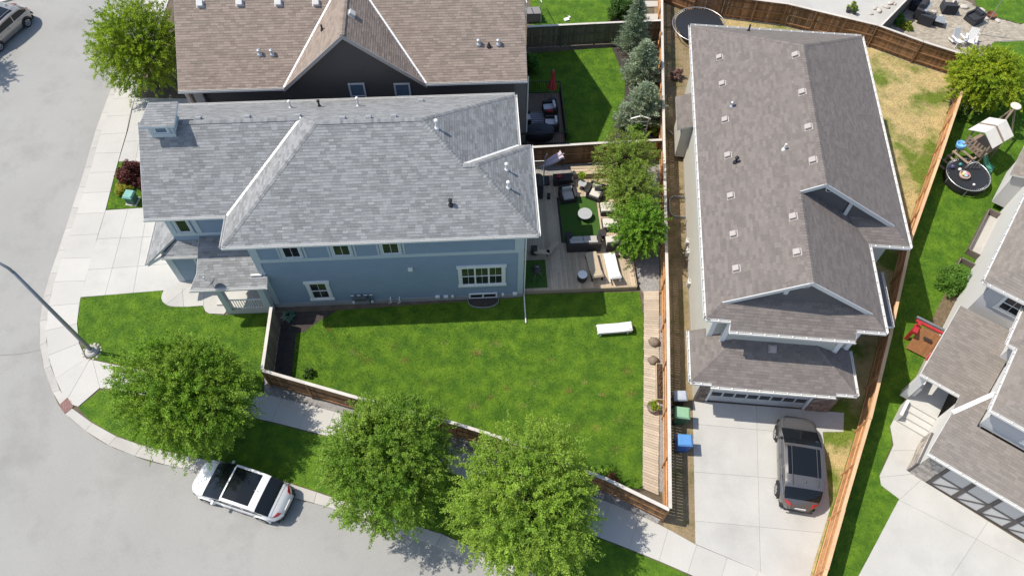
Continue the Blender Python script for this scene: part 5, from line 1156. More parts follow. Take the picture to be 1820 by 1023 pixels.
for k in range(14):
    a = k*.45+.2; s = random.uniform(.05, .09); MB().lathe((math.cos(a)*.46, math.sin(a)*.46-.03, -.02), [(s*.7, 0), (s, s*.5), (s*.5, s*.9)], 7).build('stone', m_st, lp)

# ---------------------------------------------------------------- bins and boxes
def bin_(label, px, py, col, lid, rz, s=1., z=0.):
    c = G(px, py, z); root = thing('wheeled_bin', label, 'bin', (c[0], c[1], z), rz, 'wheeled bins')
    mb = MB(); w0, w1, d0, d1, h = .24*s, .30*s, .26*s, .36*s, 1.0*s
    vs = [(-w0, -d0, .05), (w0, -d0, .05), (w0, d0, .05), (-w0, d0, .05), (-w1, -d1, h), (w1, -d1, h), (w1, d1, h), (-w1, d1, h)]
    mb.add(vs, [(3, 2, 1, 0), (0, 1, 5, 4), (1, 2, 6, 5), (2, 3, 7, 6), (3, 0, 4, 7), (4, 5, 6, 7)]).build('body', col, root, bevel=.03)
    l = MB(); w1 += .02; d1 += .03
    l.add([(-w1, -d1, h+.003), (w1, -d1, h+.003), (w1, d1, h+.003), (-w1, d1, h+.003), (-w1*.8, -d1*.75, h+.1), (w1*.8, -d1*.75, h+.1), (w1*.8, d1*.8, h+.12), (-w1*.8, d1*.8, h+.12)], [(3, 2, 1, 0), (0, 1, 5, 4), (1, 2, 6, 5), (2, 3, 7, 6), (3, 0, 4, 7), (4, 5, 6, 7)]).build('lid', lid, root, bevel=.02)
    MB().tube([(-.25*s, d1+.06, h-.02), (.25*s, d1+.06, h-.02)], .018, 8).build('handle', col, root)
    for sx in (-1, 1): MB().tube([(sx*.22*s, d0+.02, .12), (sx*.28*s, d0+.02, .12)], .12, 14).build('wheel', m_black, root)
m_binb = mat('bin_blue', (.025, .12, .42), .45, .05); m_binbl = mat('bin_blue_lid', (.10, .27, .55), .4, .05); m_bing = mat('bin_green', (.05, .16, .085), .5, .05); m_bingl = mat('bin_green_lid', (.24, .42, .26), .45, .05); m_bink = mat('bin_black', (.02, .02, .022), .5); m_bingr = mat('bin_grey_lid', (.42, .45, .5), .45)
bin_('bright blue wheeled bin against the lot fence by the driveway', 1210, 795, m_binb, m_binbl, R(88)); bin_('green wheeled bin behind the blue one', 1206, 747, m_bing, m_bingl, R(84)); bin_('black wheeled bin with pale lid nearest the taupe house', 1203, 716, m_bink, m_bingr, R(92), .9)
c = G(237, 358); ub = thing('utility_box', 'green utility box with teal lid on the small lawn beside the garage', 'utility box', (c[0], c[1], 0), R(-8))
MB().box((0, 0, .32), (.5, .55, .64)).build('cabinet', mat('box_green', (.035, .10, .075), .5, .06), ub, bevel=.02); MB().add([(-.3, -.33, .66), (.3, -.33, .66), (.3, .33, .66), (-.3, .33, .66), (-.24, -.26, .76), (.24, -.26, .76), (.24, .26, .76), (-.24, .26, .76)], [(3, 2, 1, 0), (0, 1, 5, 4), (1, 2, 6, 5), (2, 3, 7, 6), (3, 0, 4, 7), (4, 5, 6, 7)]).build('lid', mat('box_teal', (.17, .38, .32), .45), ub); MB().box((0, 0, .02), (.66, .7, .06)).build('plinth', m_kerb, ub)

# ---------------------------------------------------------------- patio furniture
m_wick = mat('wicker_dark', (.032, .028, .028), .75, .2, 20., fine=.3, fscale=90, bump=.6, bscale=150); m_cush = mat('cushion_grey', (.42, .40, .375), .9, .05, 4.); m_cushw = mat('cushion_pale', (.60, .56, .50), .9, .04, 4.); m_cushb = mat('cushion_beige', (.47, .38, .27), .9, .05, 4.); m_cw2 = mat('cushion_white', (.74, .73, .71), .85, .03, 4.); m_tm = mat('table_grey', (.38, .39, .39), .5, .08, 6.)
def at(px, py, z=.302): return BF.L(px, py, z)
def put(name, label, cat, px, py, z=.302, rz=0., group=None): c = G(px, py, z); return thing(name, label, cat, (c[0], c[1], z), BF.yaw+rz, group)
def seat(root, w, d, m_c, arms=True, back=True, n=1, hb=.75):
    """front of the seat is -y, back +y"""
    MB().box((0, 0, .15), (w, d, .28)).build('base', m_wick, root, bevel=.015)
    for i in range(n):
        ww = (w-(.3 if arms else .02))/n; MB().box((-(n-1)*ww/2+i*ww, -.05, .38), (ww-.015, d-.18, .16)).build('seat_cushion', m_c, root, bevel=.04)
        if back: MB().box((-(n-1)*ww/2+i*ww, d/2-.2, .58), (ww-.03, .16, .36)).build('back_cushion', m_c, root, bevel=.05)
    if back: MB().box((0, d/2-.05, hb/2+.02), (w, .11, hb)).build('backrest', m_wick, root, bevel=.02)
    if arms:
        for s in (-1, 1): MB().box((s*(w/2-.06), -.02, .31), (.13, d-.08, .60)).build('armrest', m_wick, root, bevel=.02)
o = put('patio_sofa', 'dark wicker two seat sofa with grey cushions on the patio deck', 'sofa', 1036, 437, rz=math.pi); seat(o, 1.9, .85, m_cush, n=2)
o = put('patio_armchair', 'dark wicker armchair with grey cushion nearest the folded umbrella', 'armchair', 1008, 352, rz=R(8), group='patio armchairs'); seat(o, .95, .85, m_cush)
o = put('patio_armchair', 'dark wicker armchair with pale cushion and thrown pillow by the aspens', 'armchair', 1058, 348, rz=R(-28), group='patio armchairs'); seat(o, .95, .85, m_cushw)
MB().box((.1, .1, .62), (.45, .14, .4), R(20)).build('throw_pillow', mat('pillow_charcoal', (.10, .10, .11), .9), o, bevel=.05)
for i, (x, y, lb, bk) in enumerate(((1079, 374, 'pale cushioned ottoman at the top of the patio row', False), (1083, 402, 'pale cushioned ottoman in the middle of the patio row', False), (1089, 436, 'brown wicker seat with pale cushion at the end of the patio row', True))):
    o = put('patio_chair' if bk else 'patio_ottoman', lb, 'chair' if bk else 'ottoman', x, y, rz=math.pi if bk else 0, group='patio seats under the aspens'); seat(o, .88, .82, m_cushw, arms=False, back=bk)
c = put('drum_table', 'round grey drum table in the middle of the turf mat', 'table', 1039, 386, .31); MB().lathe((0, 0, 0), [(.26, 0), (.33, .08), (.37, .25), (.37, .33)], 24).build('drum', m_wick, c); MB().lathe((0, 0, .33), [(.40, 0), (.42, .012), (.41, .05), (.38, .055)], 28).build('top', m_tm, c)
for lb, x, y, m in (('small round glass side table between the armchairs', 1034, 335, m_tm), ('small dark side table at the sofa end', 1069, 422, m_wick), ('dark round table beside the sofa near the house', 1009, 427, m_wick)):
    c = put('side_table', lb, 'table', x, y, group='side tables'); MB().lathe((0, 0, .48), [(.24, 0), (.25, .01), (.25, .03), (.22, .035)], 20).build('top', m, c); MB().lathe((0, 0, 0), [(.16, 0), (.16, .02), (.03, .05), (.03, .48)], 12).build('stem', m_wick, c)
def lounger(label, px, py, rz, m_c, m_f, z=.302, L=1.9, W=.65, back=.42, cat='lounger', yaw=BF.yaw):
    c = G(px, py, z); root = thing('sun_lounger', label, cat, (c[0], c[1], z), yaw+rz, 'sun loungers')
    for s in (-1, 1): MB().box((s*(W/2-.03), 0, .26), (.05, L, .06)).build('side_rail', m_f, root)
    for s in (-1, 1):
        for y in (-L/2+.2, L/2-.2): MB().box((s*(W/2-.04), y, .12), (.05, .05, .24)).build('leg', m_f, root)
    MB().box((0, -L*.16, .33), (W, L*.66, .11)).build('seat_cushion', m_c, root, bevel=.04)
    y0 = L*.17; l2 = L*.36; tl = Matrix.Rotation(back, 3, 'X'); q = Vector((0, l2/2, 0)); q.rotate(tl)
    MB().box((0, y0+q.y, .34+q.z), (W, l2, .11), tilt=np.array(tl)).build('back_cushion', m_c, root, bevel=.04); MB().box((0, y0+q.y*1.55, .42+q.z*1.55), (W*.8, .22, .09), tilt=np.array(tl)).build('head_pillow', m_c, root, bevel=.035)
    return root
lounger('beige cushioned sun lounger on the shaded deck', 1055, 478, math.pi+R(6), m_cushb, m_wick); lounger('white cushioned sun lounger on the sunlit end of the deck', 1087, 480, math.pi+R(4), m_cw2, m_white); lounger('white sun lounger standing alone on the back lawn', 1090, 588, R(-88), m_cw2, m_white, 0., 1.85, .55, .1)
# barrel pot, pots, lanterns
c = put('drinks_barrel', 'dark round barrel with white lid on the deck', 'barrel', 1034, 497); MB().lathe((0, 0, 0), [(.22, 0), (.27, .15), (.28, .35), (.25, .52)], 20).build('barrel', m_wick, c, smooth=True); MB().lathe((0, 0, .52), [(.26, 0), (.27, .03), (.25, .06), (.1, .075)], 20).build('lid', m_cw2, c)
m_pot = mat('pot_dark', (.04, .036, .034), .6, .15); m_pott = mat('pot_taupe', (.2, .165, .14), .7, .15)
def pot(label, px, py, r, h, m, m_leaf=None, z=.302, rl=.2, seed=70):
    c = G(px, py, z); root = thing('plant_pot', label, 'pot', (c[0], c[1], z)); MB().lathe((0, 0, 0), [(r*.7, 0), (r*.85, h*.4), (r, h*.95), (r*1.06, h), (r*.9, h), (r*.85, h*.9)], 18).build('pot', m, root)
    MB().lathe((0, 0, h*.86), [(.001, .01), (r*.86, 0)], 14, cap=False).build('soil', m_mulch, root)
    if m_leaf:
        global rng
        rng = np.random.default_rng(seed); C = rng.normal(0, 1, (14, 3))*np.array([rl*.5, rl*.5, rl*.3])+np.array([0, 0, h+rl*.4]); leaves(C, np.full((14, 3), rl*.45), 45, .08, 'foliage', m_leaf, root)
pot('lime planted pot on the timber bench behind the patio', 1033, 318, .2, .3, m_pott, L_lime, .72, .26, 71); pot('potted green plant beside the pale cushioned armchair', 1082, 345, .2, .35, m_pott, L_asp, .302, .28, 72); pot('small dark pot at the head of the white lounger', 1095, 455, .13, .22, m_pot); pot('dark pot at the corner of the deck near the white lounger', 1107, 456, .12, .2, m_pot, L_dark, .302, .15, 73)
pot('little black pot on the gravel off the deck corner', 1128, 494, .1, .22, m_pot, None, 0); pot('second little black pot nearer the lawn corner', 1131, 503, .1, .22, m_pot, None, 0); pot('brown pot with yellow flowers on the boardwalk', 1158, 727, .28, .36, m_pott, L_yel, .05, .26, 74)
c = put('lantern', 'small dark lantern on the deck boards near the house', 'lantern', 975, 352); MB().box((0, 0, .03), (.2, .2, .06)).build('base', m_pot, c); MB().box((0, 0, .2), (.15, .15, .28)).build('glass', m_glass, c); MB().lathe((0, 0, .34), [(.15, 0), (.04, .1), (.03, .14)], 4, rz=R(45)).build('roof', m_pot, c)
# barbecue along the wall, dark cabinet, storage box
c = put('barbecue', 'dark covered barbecue against the blue house on the deck', 'barbecue', 956, 340, rz=R(90)); MB().box((0, 0, .42), (1.2, .5, .8)).build('cabinet', m_wick, c, bevel=.02); 
vs = []; n_ = 10
for x in (-.45, .45):
    for k in range(n_+1): a = math.pi*k/n_; vs.append((x, .26*math.cos(a), .83+.28*math.sin(a)))
MB().add(vs, [(k, k+1, n_+2+k, n_+1+k) for k in range(n_)] + [tuple(range(n_+1)), tuple(range(n_+1, 2*n_+2))[::-1]]).build('hood', m_pot, c); MB().tube([(-.3, -.3, .95), (.3, -.3, .95)], .02, 8).build('handle', m_metal, c)
c = put('storage_box', 'dark storage box with a red bag in the corner of the deck', 'box', 1000, 325); MB().box((0, 0, .25), (1.15, .5, .5)).build('box', m_pot, c, bevel=.015); MB().box((0, 0, .52), (1.2, .55, .05)).build('lid', m_wick, c, bevel=.01)
MB().lathe((0, 0, 0), [(.02, -.1), (.17, -.05), (.19, .05), (.05, .12)], 10, .9, .6).build('red_bag', mat('bag_red', (.35, .02, .03), .7), c, loc=(-.25, -.05, .66))
# folded umbrella
c = put('patio_umbrella', 'folded lilac cantilever umbrella in the far corner of the deck', 'umbrella', 966, 322)
m_lil = mat('canvas_lilac', (.50, .42, .47), .85, .06, 3.)
MB().tube([(0, 0, 0), (0, 0, 2.1), (.1, .05, 2.35)], .035, 10).build('mast', m_metal, c); MB().box((0, 0, .05), (.7, .7, .1)).build('base', m_pot, c)
vs = []; n_ = 14; prof = [(0, .02), (.1, .07), (.35, .17), (.65, .2), (.9, .17), (1.0, .24)]
a0 = np.array([-.15, -.05, 1.45]); a1 = np.array([1.05, .35, 1.95]); dd = (a1-a0); L = np.linalg.norm(dd); dd /= L; e1 = np.cross(dd, [0, 0, 1]); e1 /= np.linalg.norm(e1); e2 = np.cross(e1, dd)
for t, r in prof:
    for k in range(n_):
        q = 2*math.pi*k/n_; rr = r*(1.15 if k % 2 else .72); vs.append(a0+dd*L*t+rr*(math.cos(q)*e1*1.25+math.sin(q)*e2*.8))
MB().add(vs, [(i*n_+k, i*n_+(k+1) % n_, (i+1)*n_+(k+1) % n_, (i+1)*n_+k) for i in range(len(prof)-1) for k in range(n_)]).build('canopy', m_lil, c); MB().tube([tuple(a0+dd*(-.1)), tuple(a1+dd*.12)], .02, 8).build('arm', m_metal, c)
# stair rail at the north-east corner of the house
c = put('stair_rail', 'short white stair rail beside the folded umbrella', 'railing', 950, 305); MB().tube([(-.2, 0, 0), (-.2, 0, .95), (.55, 0, .95), (.55, 0, 0)], .025, 8).build('top_rail', m_white, c)
for k in range(5): MB().box((-.05+k*.12, 0, .47), (.02, .02, .94)).build('baluster', m_white, c)
# corner bench, dark planter, kettle barbecue on the small turf
c = put('corner_bench', 'low timber corner bench beside the dark planter box', 'bench', 966, 447, rz=0)
for a, b, w_ in (((-.5, -.2), (.25, -.3), .3), ((.25, -.3), (.75, .35), .3)):
    d = np.array(b)-np.array(a); L = np.hypot(*d); MB().box(((a[0]+b[0])/2, (a[1]+b[1])/2, .36), (L+.1, w_, .05), math.atan2(d[1], d[0])).build('seat_plank', m_dk, c)
for x, y in ((-.4, -.2), (.25, -.25), (.65, .25)): MB().box((x, y, .17), (.1, .2, .34)).build('leg', m_dk2, c)
c = put('planter_box', 'black cube planter on the deck beside the house wall', 'planter', 949, 449); MB().box((0, 0, .25), (.34, .34, .5)).build('box', m_pot, c, bevel=.01); MB().box((0, 0, .5), (.28, .28, .02)).build('soil', m_mulch, c)
c = put('kettle_barbecue', 'black kettle barbecue on the shaded turf beside the house', 'barbecue', 953, 492, .35)
MB().lathe((0, 0, .55), [(.08, 0), (.22, .06), (.28, .18), (.28, .22), (.22, .36), (.08, .43)], 20).build('kettle', m_pot, c, smooth=True); MB().tube([(-.1, 0, 1.0), (0, 0, 1.05), (.1, 0, 1.0)], .015, 6).build('lid_handle', m_metal, c)
for k in range(3): a = 2*math.pi*k/3; MB().tube([(.12*math.cos(a), .12*math.sin(a), .58), (.32*math.cos(a), .32*math.sin(a), 0)], .014, 6).build('leg', m_metal, c)
# boulders, long planter on the boardwalk
m_rock = mat('boulder', (.20, .155, .12), .95, .3, 4., fine=.25, fscale=20, bump=.8, bscale=25)
for lb, x, y, r in (('brown boulder on the boardwalk nearest the deck', 1162, 609, .27), ('smaller brown boulder on the boardwalk above the long planter', 1160, 641, .24)):
    rr = np.random.default_rng(x); c = G(x, y, .055); ms = MB(); n_ = 12; vs = []
    for i, (f, z) in enumerate(((.75, 0), (1, .25), (.95, .5), (.65, .75), (.2, .88))):
        for k in range(n_): q = 2*math.pi*k/n_; s = r*f*(1+rr.uniform(-.13, .13)); vs.append((s*math.cos(q)*1.15, s*math.sin(q), z*r*1.2+rr.uniform(-.02, .02)*(i > 0)))
    ms.add(vs, [(i*n_+k, i*n_+(k+1) % n_, (i+1)*n_+(k+1) % n_, (i+1)*n_+k) for i in range(4) for k in range(n_)] + [tuple(range(n_))[::-1], tuple(range(4*n_, 5*n_))])
    o = ms.build('boulder', m_rock, None, smooth=True, loc=(c[0], c[1], .055)); tag(o, lb, 'rock', 'boulders on the boardwalk')
a, b = G(1173, 652), G(1174, 716); Lp_ = np.linalg.norm(b-a); c = (a+b)/2
o = thing('trough_planter', 'long narrow timber planter standing against the lot fence', 'planter', (c[0]-.08, c[1], .0), math.atan2(b[1]-a[1], b[0]-a[0]))
for s in (-1, 1): MB().box((0, s*.17, .22), (Lp_, .03, .44)).build('side_board', m_dk, o); MB().box((s*(Lp_/2-.015), 0, .22), (.03, .31, .44)).build('end_board', m_dk, o)
MB().box((0, 0, .18), (Lp_-.04, .3, .34)).build('soil', m_mulch, o)
rng = np.random.default_rng(81); C = np.stack([np.linspace(-Lp_/2+.2, Lp_/2-.2, 16), rng.uniform(-.06, .06, 16), np.full(16, .42)], 1); leaves(C, np.full((16, 3), .1), 26, .07, 'seedlings', mat('seedling', (.14, .075, .035), .8, .3, 6., attr=.5), o)

# ---------------------------------------------------------------- brown house deck
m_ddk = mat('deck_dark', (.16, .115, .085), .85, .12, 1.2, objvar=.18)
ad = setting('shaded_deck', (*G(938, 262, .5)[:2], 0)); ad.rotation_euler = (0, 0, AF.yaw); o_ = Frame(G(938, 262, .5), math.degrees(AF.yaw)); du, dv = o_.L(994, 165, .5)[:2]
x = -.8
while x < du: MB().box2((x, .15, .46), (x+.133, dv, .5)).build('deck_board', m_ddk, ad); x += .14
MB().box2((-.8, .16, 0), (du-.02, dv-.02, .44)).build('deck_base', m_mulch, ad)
m_rail = mat('rail_black', (.014, .014, .016), .5)
c = thing('deck_railing', 'thin black railing round the brown house deck', 'railing', (ad.location[0], ad.location[1], .5), AF.yaw)
for a, b in (((-.5, .2), (du, .2)), ((du, .2), (du, dv)), ((du, dv), (-.3, dv))):
    a, b = np.array(a), np.array(b); d = b-a; L = np.hypot(*d); rz = math.atan2(d[1], d[0]); m_ = (a+b)/2
    for z in (.08, .98): MB().box((*m_, z), (L, .045, .045), rz).build('rail', m_rail, c)
    for k in range(int(L/.13)+1): q = a+d*(k/int(L/.13)); MB().box((*q, .52), (.018, .018, .9), rz).build('baluster', m_rail, c)
def dput(name, label, cat, px, py, rz=0., group=None): q = G(px, py, .5); return thing(name, label, cat, (q[0], q[1], .5), AF.yaw+rz, group)
m_dcu = mat('cushion_cool', (.58, .58, .60), .9, .04, 4.)
for lb, x, y, rz in (('pale cushioned chair by the red umbrella on the brown house deck', 977, 199, R(95)), ('pale cushioned chair below the red pillow on the brown house deck', 980, 226, R(88)), ('pale cushioned chair against the brown house wall', 931, 218, R(-88))):
    o = dput('deck_chair', lb, 'chair', x, y, -rz if False else rz-math.pi, 'pale deck chairs'); seat(o, .9, .9, m_dcu, hb=.7)
o = dput('throw_cushion', 'red cushion between the two pale deck chairs', 'cushion', 976, 208); MB().box((0, 0, .55), (.4, .22, .14)).build('cover', mat('cushion_red', (.28, .02, .025), .9), o, bevel=.05)
o = dput('outdoor_rug', 'grey patterned rug between the pale deck chairs', 'rug', 953, 215); MB().box((0, 0, .008), (1.35, 1.5, .016)).build('weave', mat('rug_grey', (.30, .30, .32), .95, .1, 6.), o)
for k in range(8): MB().box((0, -.66+k*.19, .018), (1.3, .05, .006)).build('stripe', mat('rug_dark', (.06, .06, .07), .95), o)
o = dput('covered_table', 'large oval table under a dark cover at the front of the brown house deck', 'table', 958, 243)
MB().lathe((0, 0, 0), [(.96, 0), (1.0, .35), (1.0, .66), (.9, .74), (.3, .77)], 30, .92, .55).build('cover', mat('cover_navy', (.022, .025, .034), .7, .1), o, smooth=True); MB().lathe((0, 0, .77), [(.3, 0), (.28, .03), (.04, .05)], 16, .9, .6).build('hump', MATS['cover_navy'], o)
o = dput('closed_umbrella', 'closed red patio umbrella at the rail of the brown house deck', 'umbrella', 980, 178)
m_redc = mat('canvas_red', (.42, .05, .055), .85, .08, 3.); vs = []; n_ = 14
for r, z in ((.05, 2.45), (.10, 2.35), (.09, 2.1), (.13, 1.8), (.2, 1.4), (.27, 1.05)):
    for k in range(n_): q = 2*math.pi*k/n_; rr = r*(1.18 if k % 2 else .75); vs.append((rr*math.cos(q), rr*math.sin(q), z))
MB().add(vs, [(i*n_+k, (i+1)*n_+k, (i+1)*n_+(k+1) % n_, i*n_+(k+1) % n_) for i in range(5) for k in range(n_)] + [tuple(range(n_))]).build('canopy', m_redc, o); MB().tube([(0, 0, 0), (0, 0, 2.55)], .025, 8).build('pole', m_metal, o); MB().lathe((0, 0, 0), [(.25, 0), (.25, .05), (.05, .09)], 16).build('base', m_pot, o)
# stairs of the house further back
c = G(950, 35); o = thing('back_stairs', 'grey back stairs with white rail beyond the grey green fence', 'stairs', (c[0], c[1], 0), AF.yaw)
for k in range(5): MB().box((-.1+k*.0, .3*k-.2, .75-.15*k), (1.0, .3, .06)).build('tread', mat('stair_grey', (.22, .21, .21), .8), o); MB().box((-.1, .3*k-.2, (.75-.15*k)/2), (.95, .26, .75-.15*k-.04)).build('riser', MATS['stair_grey'], o)
for x in (-.6, .42): MB().tube([(x, -.35, 0), (x, -.35, 1.7), (x, 1.1, .95), (x, 1.1, 0)], .03, 8).build('hand_rail', m_white, o)
c = G(1007, 36); tag(MB().box((0, 0, .05), (.36, .28, .1), .4).add([(.1, .1, .08), (.3, .2, .1), (.2, .35, .12), (.05, .25, .2)], [(0, 1, 2, 3)]).build('crumpled_cloth', m_cw2, None, loc=(c[0], c[1], 0)), 'crumpled white cloth lying on the lawn beyond the grey green fence', 'cloth')
st_ = setting('stepping_slabs')
for y in (8, 31): c = G(1158, y); MB().box((c[0], c[1], .02), (.95, .62, .06), AF.yaw).build('slab', m_conc, st_)

# ---------------------------------------------------------------- trampolines, play set
m_tmat = mat('trampoline_mat', (.022, .024, .028), .45, .1, 4.); m_net = mat('net_black', (.015, .015, .016), .8)
def trampoline(label, px, py, r, h, skirt=False):
    c = G(px, py, h); root = thing('trampoline', label, 'trampoline', (c[0], c[1], 0), 0, 'trampolines'); n_ = 40
    MB().lathe((0, 0, h), [(.001, -.01), (r*.55, -.012), (r*.9, 0)], n_, cap=False).build('mat', m_tmat, root, smooth=True)
    ring = [(r*math.cos(2*math.pi*k/n_), r*math.sin(2*math.pi*k/n_), h) for k in range(n_+1)]; MB().tube(ring, .03, 6, False).build('rim', m_metal, root, smooth=True)
    sp = MB()
    for k in range(60): a = 2*math.pi*k/60; sp.tube([(r*.9*math.cos(a), r*.9*math.sin(a), h), (r*math.cos(a), r*math.sin(a), h)], .008, 4, False)
    sp.build('springs', m_metal, root, 'stuff')
    for k in range(6): a = math.pi*k/3+.2; MB().tube([(r*math.cos(a), r*math.sin(a), h), (r*math.cos(a), r*math.sin(a), 0)], .022, 6).build('leg', m_metal, root)
    if skirt: MB().lathe((0, 0, .12), [(r*.985, 0), (r*1.01, .3), (r*1.0, h-.12)], n_, cap=False).build('skirt', m_net, root, smooth=True)
    return root
trampoline('large round trampoline half hidden behind the taupe house roof', 1243, 44, 1.85, .75)
t_ = trampoline('small black trampoline with toys beside the cedar fence', 1721, 310, 1.28, .62, True)
MB().tube([(.35+.42*math.cos(a), .45+.05*math.sin(a), .66+.5*math.sin(a)) for a in np.linspace(0, math.pi, 14)], .03, 6).build('hoop', m_metal, t_)
for k in range(4): MB().tube([(.02+k*.2, .45, .66), (.02+k*.2, .45, .66+.5*math.sin(math.acos(min(1, abs(-.33+k*.2)/.42))))], .012, 5).build('hoop_bar', m_metal, t_)
for lb, x, y, r, col in (('teal ball on the small trampoline', 1707, 292, .1, (.05, .3, .3)), ('white ball on the small trampoline', 1706, 301, .1, (.7, .68, .66)), ('pale ball at the front of the small trampoline', 1731, 328, .08, (.62, .6, .66)), ('dark blue ball at the edge of the small trampoline', 1693, 296, .13, (.06, .06, .16))):
    c = G(x, y, .62+r); o = MB().lathe((0, 0, 0), [(r*math.sin(t), -r*math.cos(t)) for t in np.linspace(.1, math.pi-.1, 9)], 14).build('ball', mat('ball_'+str(x), col, .5, .1), None, smooth=True, loc=(c[0], c[1], .62+r)); tag(o, lb, 'ball')
c = G(1713, 313, .65); o = thing('toy_basket', 'pastel round toy basket on the small trampoline', 'toy', (c[0], c[1], .63)); MB().lathe((0, 0, 0), [(.22, 0), (.3, .06), (.32, .18), (.28, .2), (.26, .08)], 18).build('tub', mat('toy_peach', (.6, .42, .34), .6, .1), o)
for k, col in enumerate(((.55, .2, .28), (.62, .6, .58), (.5, .48, .2), (.3, .45, .55))): MB().lathe((.12*math.cos(k*1.6), .12*math.sin(k*1.6), .12), [(.02, 0), (.11, .05), (.1, .13), (.02, .17)], 10).build('toy', mat('toy_%d' % k, col, .6), o)
# play set: tower, white roof, swing beam, climbing deck, green slide, blue bucket
m_pw = mat('play_timber', (.27, .205, .155), .85, .15, 3., objvar=.15); m_tarp = mat('play_roof', (.62, .60, .56), .8, .05, 3.)
P0 = G(1725, 285); ps = thing('play_set', 'timber play set with white roof, green slide and swing beam', 'play set', (P0[0], P0[1], 0), R(33)); pl_ = Frame(P0, 33)
tw = pl_.L(1752, 248, 1.6); tx, ty = tw[0], tw[1]
for sx in (-.75, .75):
    for sy in (-.65, .65): MB().box((tx+sx, ty+sy, 1.15), (.09, .09, 2.3)).build('post', m_pw, ps)
MB().box((tx, ty, 1.1), (1.55, 1.35, .06)).build('tower_floor', m_pw, ps)
for s in (-1, 1): MB().add([(tx-.95, ty, 2.75), (tx+.95, ty, 2.75), (tx+.95, ty+s*.9, 2.2), (tx-.95, ty+s*.9, 2.2), (tx-.95, ty, 2.70), (tx+.95, ty, 2.70), (tx+.95, ty+s*.9, 2.15), (tx-.95, ty+s*.9, 2.15)], [(0, 1, 2, 3), (7, 6, 5, 4), (0, 3, 7, 4), (1, 5, 6, 2), (3, 2, 6, 7)]).build('roof_panel', m_tarp, ps)
MB().box((tx, ty+.45, 2.50), (.12, 1.0, .04), tilt=np.array(Matrix.Rotation(-.55, 3, 'X'))).build('roof_strap', m_pw, ps); MB().box((tx, ty-.45, 2.50), (.12, 1.0, .04), tilt=np.array(Matrix.Rotation(.55, 3, 'X'))).build('roof_strap', m_pw, ps)
for k in range(6): MB().box((tx-.9-.02, ty-.55+k*.22, 1.5), (.03, .12, .8)).build('panel_slat', m_pw, ps)
cl_ = pl_.L(1715, 268, 1.0); cx_, cy_ = cl_[0], cl_[1]
for s in (-.55, .55): MB().box(((cx_+tx-.75)/2-.2, cy_*.5+ty*.5+s, .75), (2.0, .1, .1), tilt=np.array(Matrix.Rotation(-.55, 3, 'Y'))).build('ladder_rail', m_pw, ps)
for k in range(6):
    f = k/5; MB().box((tx-.85-1.6*f, ty+(cy_-ty)*.5, 1.15-.95*f), (.14, 1.2, .05)).build('rung', m_pw, ps)
e = pl_.L(1803, 192, 2.2); MB().tube([(tx+.75, ty, 2.2), (e[0], e[1], 2.25)], .065, 8).build('swing_beam', m_pw, ps)
for s in (-1, 1): MB().tube([(e[0], e[1], 2.28), (e[0]+.35*s, e[1]-.75*s-.2, 0)], .06, 8).build('beam_leg', m_pw, ps)
MB().lathe((e[0], e[1], 2.33), [(.30, 0), (.32, .03), (.3, .07), (.1, .08)], 20).build('beam_cap', m_cushw, ps)
for s in (.35, .6): MB().tube([(tx+.75+(e[0]-tx-.75)*s, ty+(e[1]-ty)*s, 2.2), (tx+.75+(e[0]-tx-.75)*s, ty+(e[1]-ty)*s-.1, .6)], .01, 5).build('swing_rope', m_cushw, ps)
m_sl = mat('slide_green', (.10, .33, .24), .35, .06, 3.)
s0 = pl_.L(1742, 268, 1.1); s1 = pl_.L(1763, 305, .12); vs = []
for i in range(13):
    f = i/12; q = np.array([s0[0]+(s1[0]-s0[0])*f, s0[1]+(s1[1]-s0[1])*f]); z = .12+1.0*(.5+.5*math.cos(math.pi*min(1, f*1.08)))+.05*math.sin(f*9); d = np.array([s1[0]-s0[0], s1[1]-s0[1]]); d /= np.hypot(*d); nn = np.array([-d[1], d[0]])
    for o_, zz_ in ((-.27, .16), (-.25, .0), (.25, .0), (.27, .16)): vs.append((*(q+nn*o_), z+zz_))
    for o_, zz_ in ((.24, .14), (.22, -.03), (-.22, -.03), (-.24, .14)): vs.append((*(q+nn*o_), z+zz_-.0 if zz_ < 0 else z+zz_))
MB().add(vs, [(i*8+a, i*8+a+1, i*8+a+9, i*8+a+8) for i in range(12) for a in range(3)] + [(i*8+4+a, i*8+5+a, i*8+13+a, i*8+12+a) for i in range(12) for a in range(3)]).build('slide', m_sl, ps)
bq = pl_.L(1709, 256, 1.2); MB().lathe((bq[0], bq[1], .85), [(.16, 0), (.24, .1), (.3, .38), (.26, .42), (.2, .3), (.12, .1)], 18).build('blue_tub', mat('tub_blue', (.16, .42, .75), .45), ps, smooth=True)
